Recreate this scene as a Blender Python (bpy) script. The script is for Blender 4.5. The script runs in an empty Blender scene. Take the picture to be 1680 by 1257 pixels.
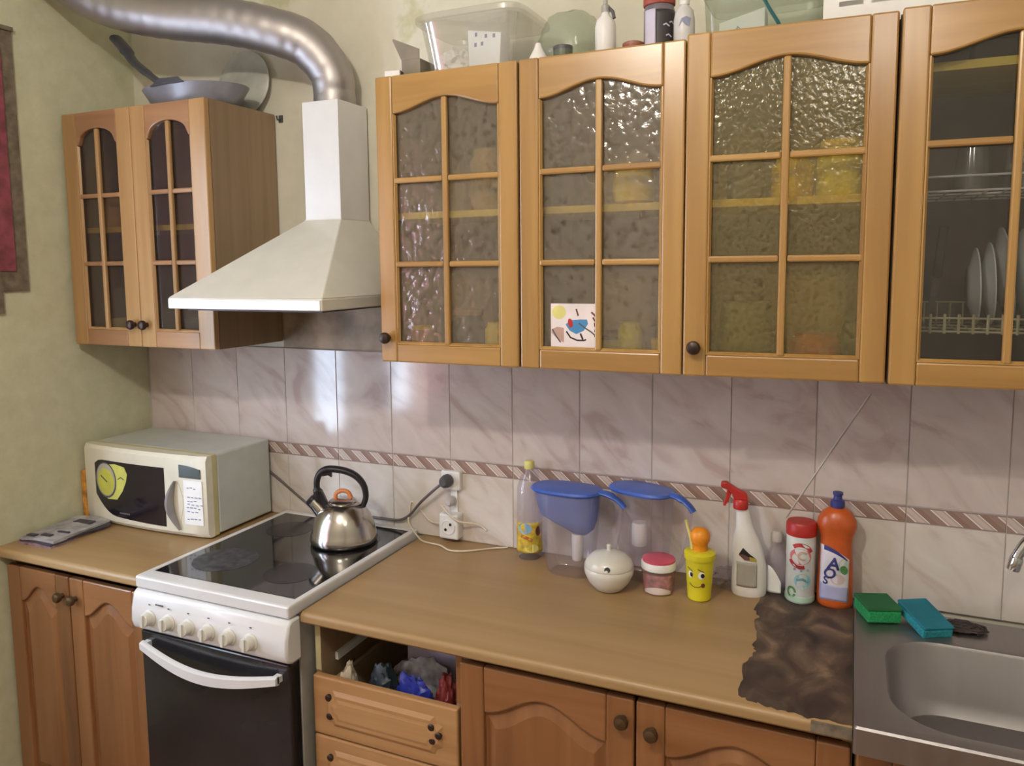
import bpy, bmesh, math, random
from mathutils import Vector, Matrix
random.seed(7)
S = bpy.context.scene
COL = S.collection
PI = math.pi

# ------------------------------------------------------------------ camera
cam_d = bpy.data.cameras.new('camera')
cam = bpy.data.objects.new('camera', cam_d); COL.objects.link(cam)
YAW, PITCH, ROLL = 0.4227, 0.1055, -0.0100
fw = Vector((-math.sin(YAW)*math.cos(PITCH), math.cos(YAW)*math.cos(PITCH), -math.sin(PITCH)))
r0 = Vector((math.cos(YAW), math.sin(YAW), 0)); u0 = r0.cross(fw)
rt = r0*math.cos(ROLL)+u0*math.sin(ROLL); up = -r0*math.sin(ROLL)+u0*math.cos(ROLL)
cam.matrix_world = Matrix(((rt.x, up.x, -fw.x, 1.695), (rt.y, up.y, -fw.y, -2.0426), (rt.z, up.z, -fw.z, 1.6664), (0, 0, 0, 1)))
cam_d.sensor_width = 36.0
cam_d.lens = 1292.63/1680*36.0
cam_d.shift_x = 17.82/1680
cam_d.shift_y = -55.63/1680
cam_d.clip_start = 0.02
S.camera = cam
S.view_settings.view_transform = 'Standard'
S.view_settings.look = 'None'
S.view_settings.exposure = -0.08
S.view_settings.gamma = 1.0
S.view_settings.use_curve_mapping = False

# ------------------------------------------------------------------ sky outside the window
W = bpy.data.worlds.new('sky'); S.world = W; W.use_nodes = True
W.node_tree.nodes['Background'].inputs[0].default_value = (0.72, 0.85, 1.0, 1)
W.node_tree.nodes['Background'].inputs[1].default_value = 20.0

# ceiling lamp and window portal
LAMP = Vector((0.90, -2.05, 2.66)); LAMP2 = Vector((1.93, -1.97, 2.52))
for lpos, pw in ((LAMP, 57), (LAMP2, 17)):
    ld = bpy.data.lights.new('lamp_light', 'POINT'); ld.energy = pw; ld.color = (1.0, 0.92, 0.81); ld.shadow_soft_size = 0.04
    lo = bpy.data.objects.new('lamp_light', ld); COL.objects.link(lo); lo.location = lpos
pd = bpy.data.lights.new('window_portal', 'AREA'); pd.shape = 'RECTANGLE'; pd.size = 1.30; pd.size_y = 1.45
pd.cycles.is_portal = True
po = bpy.data.objects.new('window_portal', pd); COL.objects.link(po)
po.location = (-0.76, -1.58, 1.50); po.rotation_euler = (PI/2, 0, -PI/2)

# ------------------------------------------------------------------ colours and materials
def lin(c):
    return tuple(((v/255)/12.92 if v/255 <= 0.04045 else ((v/255+0.055)/1.055)**2.4) for v in c)+(1.0,)
def new(name):
    m = bpy.data.materials.new(name); m.use_nodes = True
    nt = m.node_tree; return m, nt, nt.nodes['Principled BSDF']
def N(nt, t, **kw):
    n = nt.nodes.new(t)
    for k, v in kw.items():
        if k in n.inputs: n.inputs[k].default_value = v
        else: setattr(n, k, v)
    return n
def ramp(nt, fac, stops):
    r = nt.nodes.new('ShaderNodeValToRGB'); e = r.color_ramp.elements
    while len(e) < len(stops): e.new(0.5)
    for i, (p, c) in enumerate(stops): e[i].position = p; e[i].color = lin(c)
    nt.links.new(fac, r.inputs[0]); return r.outputs[0]
def coords(nt, scale=(1, 1, 1), rot=(0, 0, 0), jitter=False):
    tc = nt.nodes.new('ShaderNodeTexCoord'); mp = nt.nodes.new('ShaderNodeMapping')
    mp.inputs['Scale'].default_value = scale; mp.inputs['Rotation'].default_value = rot
    nt.links.new(tc.outputs['Object'], mp.inputs[0])
    if jitter:
        oi = nt.nodes.new('ShaderNodeObjectInfo'); mu = N(nt, 'ShaderNodeMath', operation='MULTIPLY'); mu.inputs[1].default_value = 37.0
        nt.links.new(oi.outputs['Random'], mu.inputs[0]); nt.links.new(mu.outputs[0], mp.inputs['Location'])
    return mp.outputs[0]
def bump(nt, p, h, strength=0.3, dist=0.01):
    b = N(nt, 'ShaderNodeBump'); b.inputs['Strength'].default_value = strength; b.inputs['Distance'].default_value = dist
    nt.links.new(h, b.inputs['Height']); nt.links.new(b.outputs[0], p.inputs['Normal'])
def flat(name, c, rough=0.5, metal=0.0, coat=0.0, var=0.06, scale=14.0):
    """one colour with a faint mottling"""
    m, nt, p = new(name)
    n = N(nt, 'ShaderNodeTexNoise'); n.inputs['Scale'].default_value = scale; n.inputs['Detail'].default_value = 3
    nt.links.new(coords(nt), n.inputs[0])
    d = tuple(max(0, v*(1-var*1.6)) for v in c); l = tuple(min(255, v*(1+var*.8)) for v in c)
    nt.links.new(ramp(nt, n.outputs[0], [(0.3, d), (0.7, l)]), p.inputs['Base Color'])
    p.inputs['Roughness'].default_value = rough; p.inputs['Metallic'].default_value = metal
    p.inputs['Coat Weight'].default_value = coat
    return m
def wood(name, stops, axis='z', rough=0.32, coat=0.45, fine=1.0):
    m, nt, p = new(name)
    s = {'x': (1.3, 22, 22), 'y': (22, 1.3, 22), 'z': (22, 22, 1.3)}[axis]
    v = coords(nt, tuple(k*fine for k in s), jitter=True)
    n = N(nt, 'ShaderNodeTexNoise'); n.inputs['Scale'].default_value = 1.0; n.inputs['Detail'].default_value = 5; n.inputs['Distortion'].default_value = 0.9
    nt.links.new(v, n.inputs[0])
    s2 = tuple(k*0.16 for k in s)
    n2 = N(nt, 'ShaderNodeTexNoise'); n2.inputs['Scale'].default_value = 1.0; n2.inputs['Detail'].default_value = 2
    nt.links.new(coords(nt, s2, jitter=True), n2.inputs[0])
    mx = N(nt, 'ShaderNodeMath', operation='MULTIPLY_ADD'); mx.inputs[1].default_value = 0.55
    nt.links.new(n2.outputs[0], mx.inputs[0])
    h = N(nt, 'ShaderNodeMath', operation='MULTIPLY'); h.inputs[1].default_value = 0.45
    nt.links.new(n.outputs[0], h.inputs[0]); nt.links.new(h.outputs[0], mx.inputs[2])
    nt.links.new(ramp(nt, mx.outputs[0], stops), p.inputs['Base Color'])
    p.inputs['Roughness'].default_value = rough; p.inputs['Coat Weight'].default_value = coat; p.inputs['Coat Roughness'].default_value = 0.25
    bump(nt, p, n.outputs[0], 0.06, 0.004)
    return m
UP = [(0.28, (140, 100, 51)), (0.5, (172, 131, 72)), (0.72, (190, 151, 92))]
M_UV = wood('honey_wood_upright', UP, 'z'); M_UH = wood('honey_wood_level', UP, 'x')
LC = [(0.30, (145, 109, 67)), (0.5, (173, 134, 86)), (0.70, (191, 153, 105))]
M_CV = wood('pale_honey_wood_upright', LC, 'z'); M_CH = wood('pale_honey_wood_level', [(0.30, (138, 100, 70)), (0.5, (164, 122, 86)), (0.70, (182, 141, 101))], 'x')
LO = [(0.30, (110, 72, 43)), (0.5, (142, 96, 59)), (0.70, (162, 115, 75))]
M_LV = wood('brown_wood_upright', LO, 'z'); M_LH = wood('brown_wood_level', LO, 'x')
DR = [(0.30, (146, 106, 66)), (0.5, (174, 131, 86)), (0.70, (194, 153, 106))]
M_DH = wood('drawer_wood', DR, 'x')
M_SIDE = wood('laminate_side', [(0.3, (124, 102, 76)), (0.5, (142, 118, 90)), (0.7, (156, 132, 102))], 'z', 0.5, 0.0)
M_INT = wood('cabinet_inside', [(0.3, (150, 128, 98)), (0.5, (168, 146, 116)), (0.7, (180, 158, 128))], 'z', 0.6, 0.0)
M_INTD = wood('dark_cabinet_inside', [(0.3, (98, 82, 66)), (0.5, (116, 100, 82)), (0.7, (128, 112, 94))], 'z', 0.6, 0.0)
M_SHELF = wood('shelf_edge', [(0.3, (204, 176, 50)), (0.5, (222, 196, 66)), (0.7, (230, 206, 84))], 'x', 0.5, 0.0)
M_TOP = wood('worktop_laminate', [(0.25, (142, 113, 74)), (0.5, (163, 132, 90)), (0.75, (178, 148, 106))], 'x', 0.38, 0.0, 0.55)

def wallpaper(name, a, b, motif=None, sc=5.0):
    m, nt, p = new(name)
    n = N(nt, 'ShaderNodeTexNoise'); n.inputs['Scale'].default_value = sc; n.inputs['Detail'].default_value = 6; n.inputs['Roughness'].default_value = 0.65
    nt.links.new(coords(nt), n.inputs[0])
    c = ramp(nt, n.outputs[0], [(0.3, a), (0.7, b)])
    if motif:
        v = N(nt, 'ShaderNodeTexVoronoi'); v.inputs['Scale'].default_value = 3.1; v.inputs['Randomness'].default_value = 0.75
        w = N(nt, 'ShaderNodeTexNoise'); w.inputs['Scale'].default_value = 22; w.inputs['Detail'].default_value = 3
        nt.links.new(coords(nt), w.inputs[0])
        nt.links.new(coords(nt, (1, 1, 1)), v.inputs[0])
        ad = N(nt, 'ShaderNodeMath', operation='MULTIPLY_ADD'); ad.inputs[1].default_value = 0.55
        nt.links.new(w.outputs[0], ad.inputs[0]); nt.links.new(v.outputs['Distance'], ad.inputs[2])
        f = nt.nodes.new('ShaderNodeValToRGB'); f.color_ramp.elements[0].position = 0.40; f.color_ramp.elements[1].position = 0.50
        f.color_ramp.elements[0].color = (1, 1, 1, 1); f.color_ramp.elements[1].color = (0, 0, 0, 1)
        nt.links.new(ad.outputs[0], f.inputs[0])
        mx = N(nt, 'ShaderNodeMix', data_type='RGBA')
        k = N(nt, 'ShaderNodeMath', operation='MULTIPLY'); k.inputs[1].default_value = 0.75
        nt.links.new(f.outputs[0], k.inputs[0]); nt.links.new(k.outputs[0], mx.inputs['Factor'])
        nt.links.new(c, mx.inputs[6]); mx.inputs[7].default_value = lin(motif); c = mx.outputs[2]
    nt.links.new(c, p.inputs['Base Color']); p.inputs['Roughness'].default_value = 0.75
    bump(nt, p, n.outputs[0], 0.25, 0.004)
    return m
M_WB = wallpaper('cream_wallpaper', (208, 203, 184), (220, 215, 198), (190, 186, 146), 7)
M_WL = wallpaper('olive_wallpaper', (192, 191, 160), (206, 205, 176), None, 18)
M_CEIL = flat('ceiling_paint', (226, 224, 216), 0.8)
M_WALL = flat('far_wall_paint', (198, 196, 184), 0.8)

def tile_mat(name, a, b, vein, rough=0.16):
    m, nt, p = new(name)
    v = coords(nt, (1, 1, 1), (0, -0.7, 0), True)
    n = N(nt, 'ShaderNodeTexNoise'); n.inputs['Scale'].default_value = 6; n.inputs['Detail'].default_value = 5; n.inputs['Distortion'].default_value = 1.4
    mp = N(nt, 'ShaderNodeMapping'); mp.inputs['Scale'].default_value = (0.8, 1, 1.8)
    nt.links.new(v, mp.inputs[0]); nt.links.new(mp.outputs[0], n.inputs[0])
    nt.links.new(ramp(nt, n.outputs[0], [(0.32, vein), (0.46, a), (0.7, b)]), p.inputs['Base Color'])
    p.inputs['Roughness'].default_value = rough; p.inputs['Specular IOR Level'].default_value = 0.5
    return m
M_T1 = tile_mat('pink_marble_tile', (204, 190, 184), (214, 202, 196), (188, 168, 162), 0.10)
M_T2 = tile_mat('pale_marble_tile', (212, 203, 194), (222, 214, 207), (200, 184, 172))
M_GROUT = flat('grout', (186, 174, 168), 0.9)
def border_mat():
    m, nt, p = new('border_tile_print')
    tc = nt.nodes.new('ShaderNodeTexCoord'); sp = nt.nodes.new('ShaderNodeSeparateXYZ'); nt.links.new(tc.outputs['Object'], sp.inputs[0])
    a = N(nt, 'ShaderNodeMath', operation='MULTIPLY_ADD'); a.inputs[1].default_value = 1.15
    nt.links.new(sp.outputs[2], a.inputs[0]); nt.links.new(sp.outputs[0], a.inputs[2])   # x + 1.15 z
    d = N(nt, 'ShaderNodeMath', operation='DIVIDE'); d.inputs[1].default_value = 0.0671; nt.links.new(a.outputs[0], d.inputs[0])
    f = N(nt, 'ShaderNodeMath', operation='FRACT'); nt.links.new(d.outputs[0], f.inputs[0])
    r = nt.nodes.new('ShaderNodeValToRGB'); r.color_ramp.interpolation = 'CONSTANT'; e = r.color_ramp.elements
    st = [(0, (150, 120, 108)), (0.22, (158, 134, 122)), (0.44, (164, 128, 116)), (0.50, (232, 224, 218)), (0.56, (196, 178, 166)), (0.66, (206, 190, 182)), (0.84, (190, 170, 160)), (0.93, (236, 230, 224)), (0.975, (126, 104, 96))]
    while len(e) < len(st): e.new(0.5)
    for i, (q, c) in enumerate(st): e[i].position = q; e[i].color = lin(c)
    nt.links.new(f.outputs[0], r.inputs[0])
    # dark line along the two long edges
    ab = N(nt, 'ShaderNodeMath', operation='ABSOLUTE'); nt.links.new(sp.outputs[2], ab.inputs[0])
    gt = N(nt, 'ShaderNodeMath', operation='GREATER_THAN'); gt.inputs[1].default_value = 0.0166; nt.links.new(ab.outputs[0], gt.inputs[0])
    mx = N(nt, 'ShaderNodeMix', data_type='RGBA'); nt.links.new(gt.outputs[0], mx.inputs['Factor'])
    nt.links.new(r.outputs[0], mx.inputs[6]); mx.inputs[7].default_value = lin((150, 130, 124))
    nt.links.new(mx.outputs[2], p.inputs['Base Color']); p.inputs['Roughness'].default_value = 0.25
    return m
M_BORDER = border_mat()

def clear(name, tint, alpha, rough=0.15, body=(220, 220, 220), gloss=0.12, bumps=None):
    """clear material: light passes straight through, with a little milky body and a gloss"""
    m, nt, p = new(name)
    out = nt.nodes['Material Output']
    t = N(nt, 'ShaderNodeBsdfTransparent'); t.inputs[0].default_value = lin(tint)
    p.inputs['Base Color'].default_value = lin(body); p.inputs['Roughness'].default_value = rough
    g = N(nt, 'ShaderNodeBsdfGlossy'); g.inputs['Roughness'].default_value = rough
    a = N(nt, 'ShaderNodeMixShader'); a.inputs[0].default_value = alpha
    nt.links.new(t.outputs[0], a.inputs[1]); nt.links.new(p.outputs[0], a.inputs[2])
    b = N(nt, 'ShaderNodeMixShader'); b.inputs[0].default_value = gloss
    nt.links.new(a.outputs[0], b.inputs[1]); nt.links.new(g.outputs[0], b.inputs[2])
    nt.links.new(b.outputs[0], out.inputs[0])
    if bumps:
        sc, st = bumps
        v = N(nt, 'ShaderNodeTexVoronoi'); v.inputs['Scale'].default_value = sc; v.feature = 'SMOOTH_F1'
        n = N(nt, 'ShaderNodeTexNoise'); n.inputs['Scale'].default_value = sc*0.5; n.inputs['Detail'].default_value = 3; n.inputs['Distortion'].default_value = 1.5
        co = coords(nt); nt.links.new(co, v.inputs[0]); nt.links.new(co, n.inputs[0])
        ad = N(nt, 'ShaderNodeMath', operation='ADD'); nt.links.new(v.outputs[0], ad.inputs[0]); nt.links.new(n.outputs[0], ad.inputs[1])
        bp = N(nt, 'ShaderNodeBump'); bp.inputs['Strength'].default_value = st; bp.inputs['Distance'].default_value = 0.004
        nt.links.new(ad.outputs[0], bp.inputs['Height']); nt.links.new(bp.outputs[0], g.inputs['Normal']); nt.links.new(bp.outputs[0], p.inputs['Normal'])
        # the relief lets more or less light through
        rr = nt.nodes.new('ShaderNodeValToRGB'); rr.color_ramp.elements[0].position = 0.35; rr.color_ramp.elements[1].position = 0.95
        lo_, hi_ = max(0, alpha-0.09), min(1, alpha+0.12)
        rr.color_ramp.elements[0].color = (lo_, lo_, lo_, 1); rr.color_ramp.elements[1].color = (hi_, hi_, hi_, 1)
        nt.links.new(ad.outputs[0], rr.inputs[0]); nt.links.new(rr.outputs[0], a.inputs[0])
    return m
M_GL1 = clear('flower_relief_glass', (250, 247, 238), 0.13, 0.12, (160, 148, 132), 0.06, (60, 0.4))
M_GL3 = clear('fine_relief_glass', (250, 244, 214), 0.12, 0.16, (150, 138, 100), 0.04, (110, 0.3))
M_GLC = clear('plain_glass', (235, 235, 235), 0.05, 0.04, (120, 110, 100), 0.06)
M_GLD = clear('smoked_glass', (232, 226, 220), 0.18, 0.1, (112, 102, 98), 0.05)
M_CLP = clear('clear_plastic', (248, 246, 250), 0.11, 0.12, (214, 206, 214), 0.08)
M_CLB = clear('clear_box_plastic', (250, 250, 248), 0.12, 0.12, (206, 204, 198), 0.16)
M_CLG = clear('greenish_clear_plastic', (238, 242, 236), 0.17, 0.2, (182, 192, 178), 0.06)
M_BLT = clear('blue_clear_plastic', (150, 182, 238), 0.62, 0.15, (116, 148, 218), 0.05)
M_WIN = clear('window_glass', (250, 252, 255), 0.02, 0.02, (200, 210, 220), 0.04)
M_PINKC = None

M_LIPLIT = flat('lit_lip_white', (240, 240, 240), 0.3, 0, 0.2, 0.01)  # hood enamel made whiter: daylight glare on the lip put into the colour
M_WHITE = flat('white_enamel', (224, 223, 222), 0.28, 0, 0.2, 0.01)
M_HOOD = flat('hood_enamel', (212, 210, 200), 0.3, 0, 0.15, 0.015)
M_WPL = flat('white_plastic', (230, 228, 224), 0.4, 0, 0, 0.02)
M_CREAM = flat('cream_plastic', (226, 220, 200), 0.38, 0, 0.1, 0.02)
M_YELLOWED = flat('yellowed_plastic', (200, 190, 140), 0.45, 0, 0, 0.03)
M_GREYP = flat('pale_grey_paint', (196, 200, 194), 0.35, 0, 0.1, 0.02)
M_BLKG = flat('black_glass', (16, 15, 18), 0.06, 0, 0.5, 0.1)
M_OVEN = flat('oven_glass', (40, 39, 42), 0.22, 0, 0.2, 0.15, 5)
M_BLACK = flat('black_plastic', (34, 30, 34), 0.4)
M_DKBR = flat('dark_knob_bronze', (60, 42, 36), 0.35, 0.3)
M_BRONZE = flat('old_bronze', (108, 86, 62), 0.35, 0.7)
M_SIDEG = flat('stove_side_grey', (180, 176, 166), 0.5)
M_GREYD = flat('dark_grey', (84, 82, 86), 0.5)
M_PAPER = flat('white_paper', (248, 248, 248), 0.7, 0, 0, 0.02)
M_LILAC = flat('lilac_paper', (206, 200, 220), 0.7, 0, 0, 0.03)
M_PENCIL = flat('blue_grey_ink', (150, 156, 182), 0.7)
M_YEL = flat('yellow_plastic', (222, 210, 40), 0.42)
M_YELM = flat('mustard_yellow', (232, 202, 36), 0.5)
M_YELP = flat('pale_yellow', (222, 214, 130), 0.5)
M_LEMON = flat('lemon_print', (214, 214, 110), 0.5)
M_ORG = flat('orange_plastic', (196, 90, 36), 0.32, 0, 0.15)
M_ORGL = flat('orange_cap', (232, 146, 36), 0.4)
M_RED = flat('red_plastic', (186, 46, 42), 0.38)
M_REDD = flat('dark_red', (120, 36, 34), 0.5)
M_PINKL = flat('pink_lid', (214, 92, 116), 0.42)
M_PINKB = flat('pink_contents', (188, 126, 122), 0.6, 0, 0, 0.2, 60)
M_BLUE = flat('blue_plastic', (66, 100, 190), 0.34)
M_NAVY = flat('navy_plastic', (60, 62, 128), 0.4)
M_BLUEB = flat('blue_bag_film', (44, 54, 150), 0.35)
M_SKY = flat('sky_blue_print', (150, 190, 222), 0.5)
M_CBLUE = flat('card_blue', (72, 138, 190), 0.5)
M_TEALS = flat('teal_sponge', (38, 140, 152), 0.95, 0, 0, 0.14, 240)
M_GREENS = flat('green_sponge', (34, 146, 84), 0.95, 0, 0, 0.14, 240)
M_TEALB = flat('teal_strap', (44, 110, 112), 0.5)
M_GREEN = flat('leaf_green', (84, 140, 74), 0.5)
M_AQUA = flat('aqua_print', (150, 198, 202), 0.5)
M_BRN = flat('brown_print', (110, 64, 52), 0.5)
M_KHAKI = flat('khaki_contents', (150, 140, 90), 0.6)
M_CER = flat('white_ceramic', (218, 214, 204), 0.24, 0, 0.2, 0.01)
M_PLATE = flat('plate_ceramic', (228, 232, 230), 0.2, 0, 0.3, 0.01)
M_RACK = flat('cream_wire', (206, 198, 156), 0.4)
M_COPPER = flat('copper_orange', (214, 132, 78), 0.35)
M_PANG = flat('grey_pan_enamel', (140, 140, 148), 0.32, 0.2)
M_LIDG = flat('pale_lid', (186, 186, 178), 0.35)
M_CARDB = flat('grey_cardboard', (140, 130, 116), 0.8)
M_NEWSD = flat('dark_print', (72, 68, 76), 0.7)
M_NEWS = flat('newsprint', (168, 164, 166), 0.7, 0, 0, 0.12, 30)
M_MAG = flat('magazine_print', (150, 118, 128), 0.5, 0, 0, 0.2, 40)
M_CORDW = flat('cream_cord', (222, 208, 186), 0.5)
M_CORDG = flat('grey_cord', (106, 98, 98), 0.5)
M_REDC = flat('red_cloth', (138, 70, 82), 0.85, 0, 0, 0.12, 30)
M_HEM = flat('grey_brown_cloth', (118, 106, 90), 0.9, 0, 0, 0.12, 40)
M_WPCLOTH = flat('grey_rag', (150, 146, 142), 0.9, 0, 0, 0.2, 40)
M_FLOORB = wood('floor_laminate', [(0.3, (120, 86, 56)), (0.5, (142, 104, 70)), (0.7, (158, 120, 84))], 'x', 0.4, 0.1)

def metal(name, c, rough, brushed=None):
    m, nt, p = new(name)
    p.inputs['Base Color'].default_value = lin(c); p.inputs['Metallic'].default_value = 1.0; p.inputs['Roughness'].default_value = rough
    n = N(nt, 'ShaderNodeTexNoise'); n.inputs['Scale'].default_value = 6 if not brushed else 1.0; n.inputs['Detail'].default_value = 4
    nt.links.new(coords(nt, brushed or (1, 1, 1)), n.inputs[0])
    r = N(nt, 'ShaderNodeMapRange'); r.inputs[3].default_value = rough*0.75; r.inputs[4].default_value = rough*1.3
    nt.links.new(n.outputs[0], r.inputs[0]); nt.links.new(r.outputs[0], p.inputs['Roughness'])
    return m
M_STEEL = metal('kettle_steel', (196, 190, 182), 0.2, (3, 3, 60))
M_SINK = metal('sink_steel', (166, 162, 162), 0.45, (50, 3, 3))
M_CHROME = metal('chrome', (210, 212, 214), 0.12)
M_ALU = metal('duct_foil', (176, 170, 168), 0.47)
M_SCOUR = flat('scourer_wire', (78, 68, 66), 0.6, 0.3)

def burn_mat():
    m, nt, p = new('stripped_dark_board')
    n = N(nt, 'ShaderNodeTexNoise'); n.inputs['Scale'].default_value = 9; n.inputs['Detail'].default_value = 7; n.inputs['Distortion'].default_value = 0.8
    nt.links.new(coords(nt, (1.6, 1, 1), (0, 0, 0.6)), n.inputs[0])
    nt.links.new(ramp(nt, n.outputs[0], [(0.30, (48, 38, 34)), (0.48, (76, 60, 50)), (0.60, (104, 84, 68)), (0.70, (134, 110, 90))]), p.inputs['Base Color'])
    p.inputs['Roughness'].default_value = 0.55; bump(nt, p, n.outputs[0], 0.5, 0.004)
    return m
M_BURN = burn_mat()
def glass_top_mat():
    m, nt, p = new('ceramic_hob_glass')
    p.inputs['Base Color'].default_value = lin((20, 18, 22)); p.inputs['Coat Weight'].default_value = 0.4
    p.inputs['Roughness'].default_value = 0.09
    return m
M_HOB = glass_top_mat()
M_RING2 = flat('faint_hob_ring', (30, 28, 32), 0.18, 0, 0, 0.3, 45)
M_HAZE = flat('worn_hob_ring', (66, 65, 70), 0.5, 0, 0, 0.3, 45)

# ------------------------------------------------------------------ mesh builder
class B:
    def __init__(s): s.bm = bmesh.new()
    def _idx(s, faces, m):
        for f in faces: f.material_index = m
    def box(s, x0, x1, y0, y1, z0, z1, m=0):
        P = [(x0, y0, z0), (x1, y0, z0), (x1, y1, z0), (x0, y1, z0), (x0, y0, z1), (x1, y0, z1), (x1, y1, z1), (x0, y1, z1)]
        v = [s.bm.verts.new(p) for p in P]
        for q in ((3, 2, 1, 0), (4, 5, 6, 7), (0, 1, 5, 4), (1, 2, 6, 5), (2, 3, 7, 6), (3, 0, 4, 7)):
            s.bm.faces.new([v[i] for i in q]).material_index = m
        return s
    def rings(s, rings, m=0, cap=(True, True), closed=True):
        R = [[s.bm.verts.new(p) for p in r] for r in rings]
        n = len(R[0])
        for a, b in zip(R, R[1:]):
            for i in range(n if closed else n-1):
                j = (i+1) % n
                s.bm.faces.new((a[i], a[j], b[j], b[i])).material_index = m
        if cap[0]: s.bm.faces.new(R[0][::-1]).material_index = m
        if cap[1]: s.bm.faces.new(R[-1]).material_index = m
        return s
    def lathe(s, prof, m=0, seg=28, c=(0, 0, 0), sx=1, sy=1, cap=(True, True)):
        rs = [[(c[0]+r*sx*math.cos(2*PI*i/seg), c[1]+r*sy*math.sin(2*PI*i/seg), c[2]+z) for i in range(seg)] for r, z in prof]
        return s.rings(rs, m, cap)
    def loft(s, rows, m=0, seg=32, cap=(True, True)):
        """rows: (z, cx, cy, rx, ry, exponent)"""
        rs = []
        for z, cx, cy, rx, ry, e in rows:
            r = []
            for i in range(seg):
                a = 2*PI*i/seg; c_, s_ = math.cos(a), math.sin(a)
                r.append((cx+rx*math.copysign(abs(c_)**(2/e), c_), cy+ry*math.copysign(abs(s_)**(2/e), s_), z(c_, s_) if callable(z) else z))
            rs.append(r)
        return s.rings(rs, m, cap)
    def tube(s, pts, r, m=0, seg=10, cap=(True, True), flat=1.0):
        pts = [Vector(p) for p in pts]; n = len(pts)
        rr = r if isinstance(r, (list, tuple)) else [r]*n
        T = [(pts[min(i+1, n-1)]-pts[max(i-1, 0)]).normalized() for i in range(n)]
        a = Vector((0, 0, 1)) if abs(T[0].z) < 0.9 else Vector((1, 0, 0))
        u = T[0].cross(a).normalized(); rs = []
        for i in range(n):
            u = (u-T[i]*u.dot(T[i])).normalized(); v = T[i].cross(u)
            rs.append([tuple(pts[i]+u*(rr[i]*math.cos(2*PI*k/seg))+v*(rr[i]*flat*math.sin(2*PI*k/seg))) for k in range(seg)])
        return s.rings(rs, m, cap)
    def prism(s, poly, lo, hi, plane='xz', m=0):
        f = {'xz': lambda a, b, d: (a, d, b), 'xy': lambda a, b, d: (a, b, d), 'yz': lambda a, b, d: (d, a, b)}[plane]
        return s.rings([[f(a, b, lo) for a, b in poly], [f(a, b, hi) for a, b in poly]], m)
    def frustum(s, poly0, lo, poly1, hi, plane='xz', m=0):
        f = {'xz': lambda a, b, d: (a, d, b), 'xy': lambda a, b, d: (a, b, d)}[plane]
        return s.rings([[f(a, b, lo) for a, b in poly0], [f(a, b, hi) for a, b in poly1]], m)
    def obj(s, name, mats, parent=None, smooth=None, bevel=None, loc=(0, 0, 0), rot=(0, 0, 0)):
        bmesh.ops.recalc_face_normals(s.bm, faces=s.bm.faces)
        me = bpy.data.meshes.new(name); s.bm.to_mesh(me); s.bm.free()
        for mm in (mats if isinstance(mats, (list, tuple)) else [mats]): me.materials.append(mm)
        if smooth is not None:
            me.polygons.foreach_set('use_smooth', [True]*len(me.polygons))
            me.set_sharp_from_angle(angle=math.radians(smooth))
        o = bpy.data.objects.new(name, me); COL.objects.link(o)
        o.location = loc; o.rotation_euler = rot
        if parent is not None: o.parent = parent
        if bevel:
            bv = o.modifiers.new('bevel', 'BEVEL'); bv.width = bevel; bv.segments = 2; bv.limit_method = 'ANGLE'; bv.angle_limit = math.radians(40)
        return o
def tag(o, label, cat, group=None, kind=None):
    o['label'] = label; o['category'] = cat
    if group: o['group'] = group
    if kind: o['kind'] = kind
    return o
def thing(name, label, cat, loc=(0, 0, 0), rz=0, group=None):
    o = bpy.data.objects.new(name, None); o.empty_display_size = 0.05; COL.objects.link(o)
    o.location = loc; o.rotation_euler = (0, 0, rz)
    return tag(o, label, cat, group)
def structure(o): o['kind'] = 'structure'; return o
def smooth_path(pts, n=8):
    P = [Vector(p) for p in pts]; out = []
    for i in range(len(P)-1):
        a = P[max(i-1, 0)]; b = P[i]; c = P[i+1]; d = P[min(i+2, len(P)-1)]
        for k in range(n):
            t = k/n
            out.append(0.5*((2*b)+(c-a)*t+(2*a-5*b+4*c-d)*t*t+(3*b-a-3*c+d)*t**3))
    out.append(P[-1]); return out
def interp(tab, z):
    for (r0_, z0), (r1_, z1) in zip(tab, tab[1:]):
        if z0 <= z <= z1 and z1 > z0: return r0_+(r1_-r0_)*(z-z0)/(z1-z0)
    return tab[-1][0] if z > tab[-1][1] else tab[0][0]
def wrap(name, mat, parent, prof, a0, a1, z0, z1, sx=1, sy=1, off=0.0006, nu=14, nz=10, top=None):
    """a thin printed label that follows a lathe profile; angles in degrees; top(u)-> 0..1 shapes its upper edge"""
    b = B(); rows = []
    for k in range(nz+1):
        row = []
        for i in range(nu+1):
            u = i/nu; a = math.radians(a0+(a1-a0)*u); zt = z1 if top is None else z0+(z1-z0)*top(u)
            z = z0+(zt-z0)*k/nz; r = interp(prof, z)+off
            row.append((r*sx*math.cos(a), r*sy*math.sin(a), z))
        rows.append(row)
    b.rings(rows, 0, (False, False), closed=False)
    o = b.obj(name, mat, parent, smooth=60)
    so = o.modifiers.new('thickness', 'SOLIDIFY'); so.thickness = 0.0004; so.offset = 1
    return o
def wrapped_poly(name, mat, parent, prof, a_c, z_c, pts, sx=1, sy=1, off=0.0011):
    """a flat printed shape (pts in metres, (along, up)) laid on a lathe profile round angle a_c"""
    b = B()
    R = interp(prof, z_c)
    def pos(u, v, e):
        z = z_c+v; r = interp(prof, z)+e; a = math.radians(a_c)+u/max(R, 0.01)
        return (r*sx*math.cos(a), r*sy*math.sin(a), z)
    b.rings([[pos(u, v, off-0.0004) for u, v in pts], [pos(u, v, off) for u, v in pts]])
    return b.obj(name, mat, parent)
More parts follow.
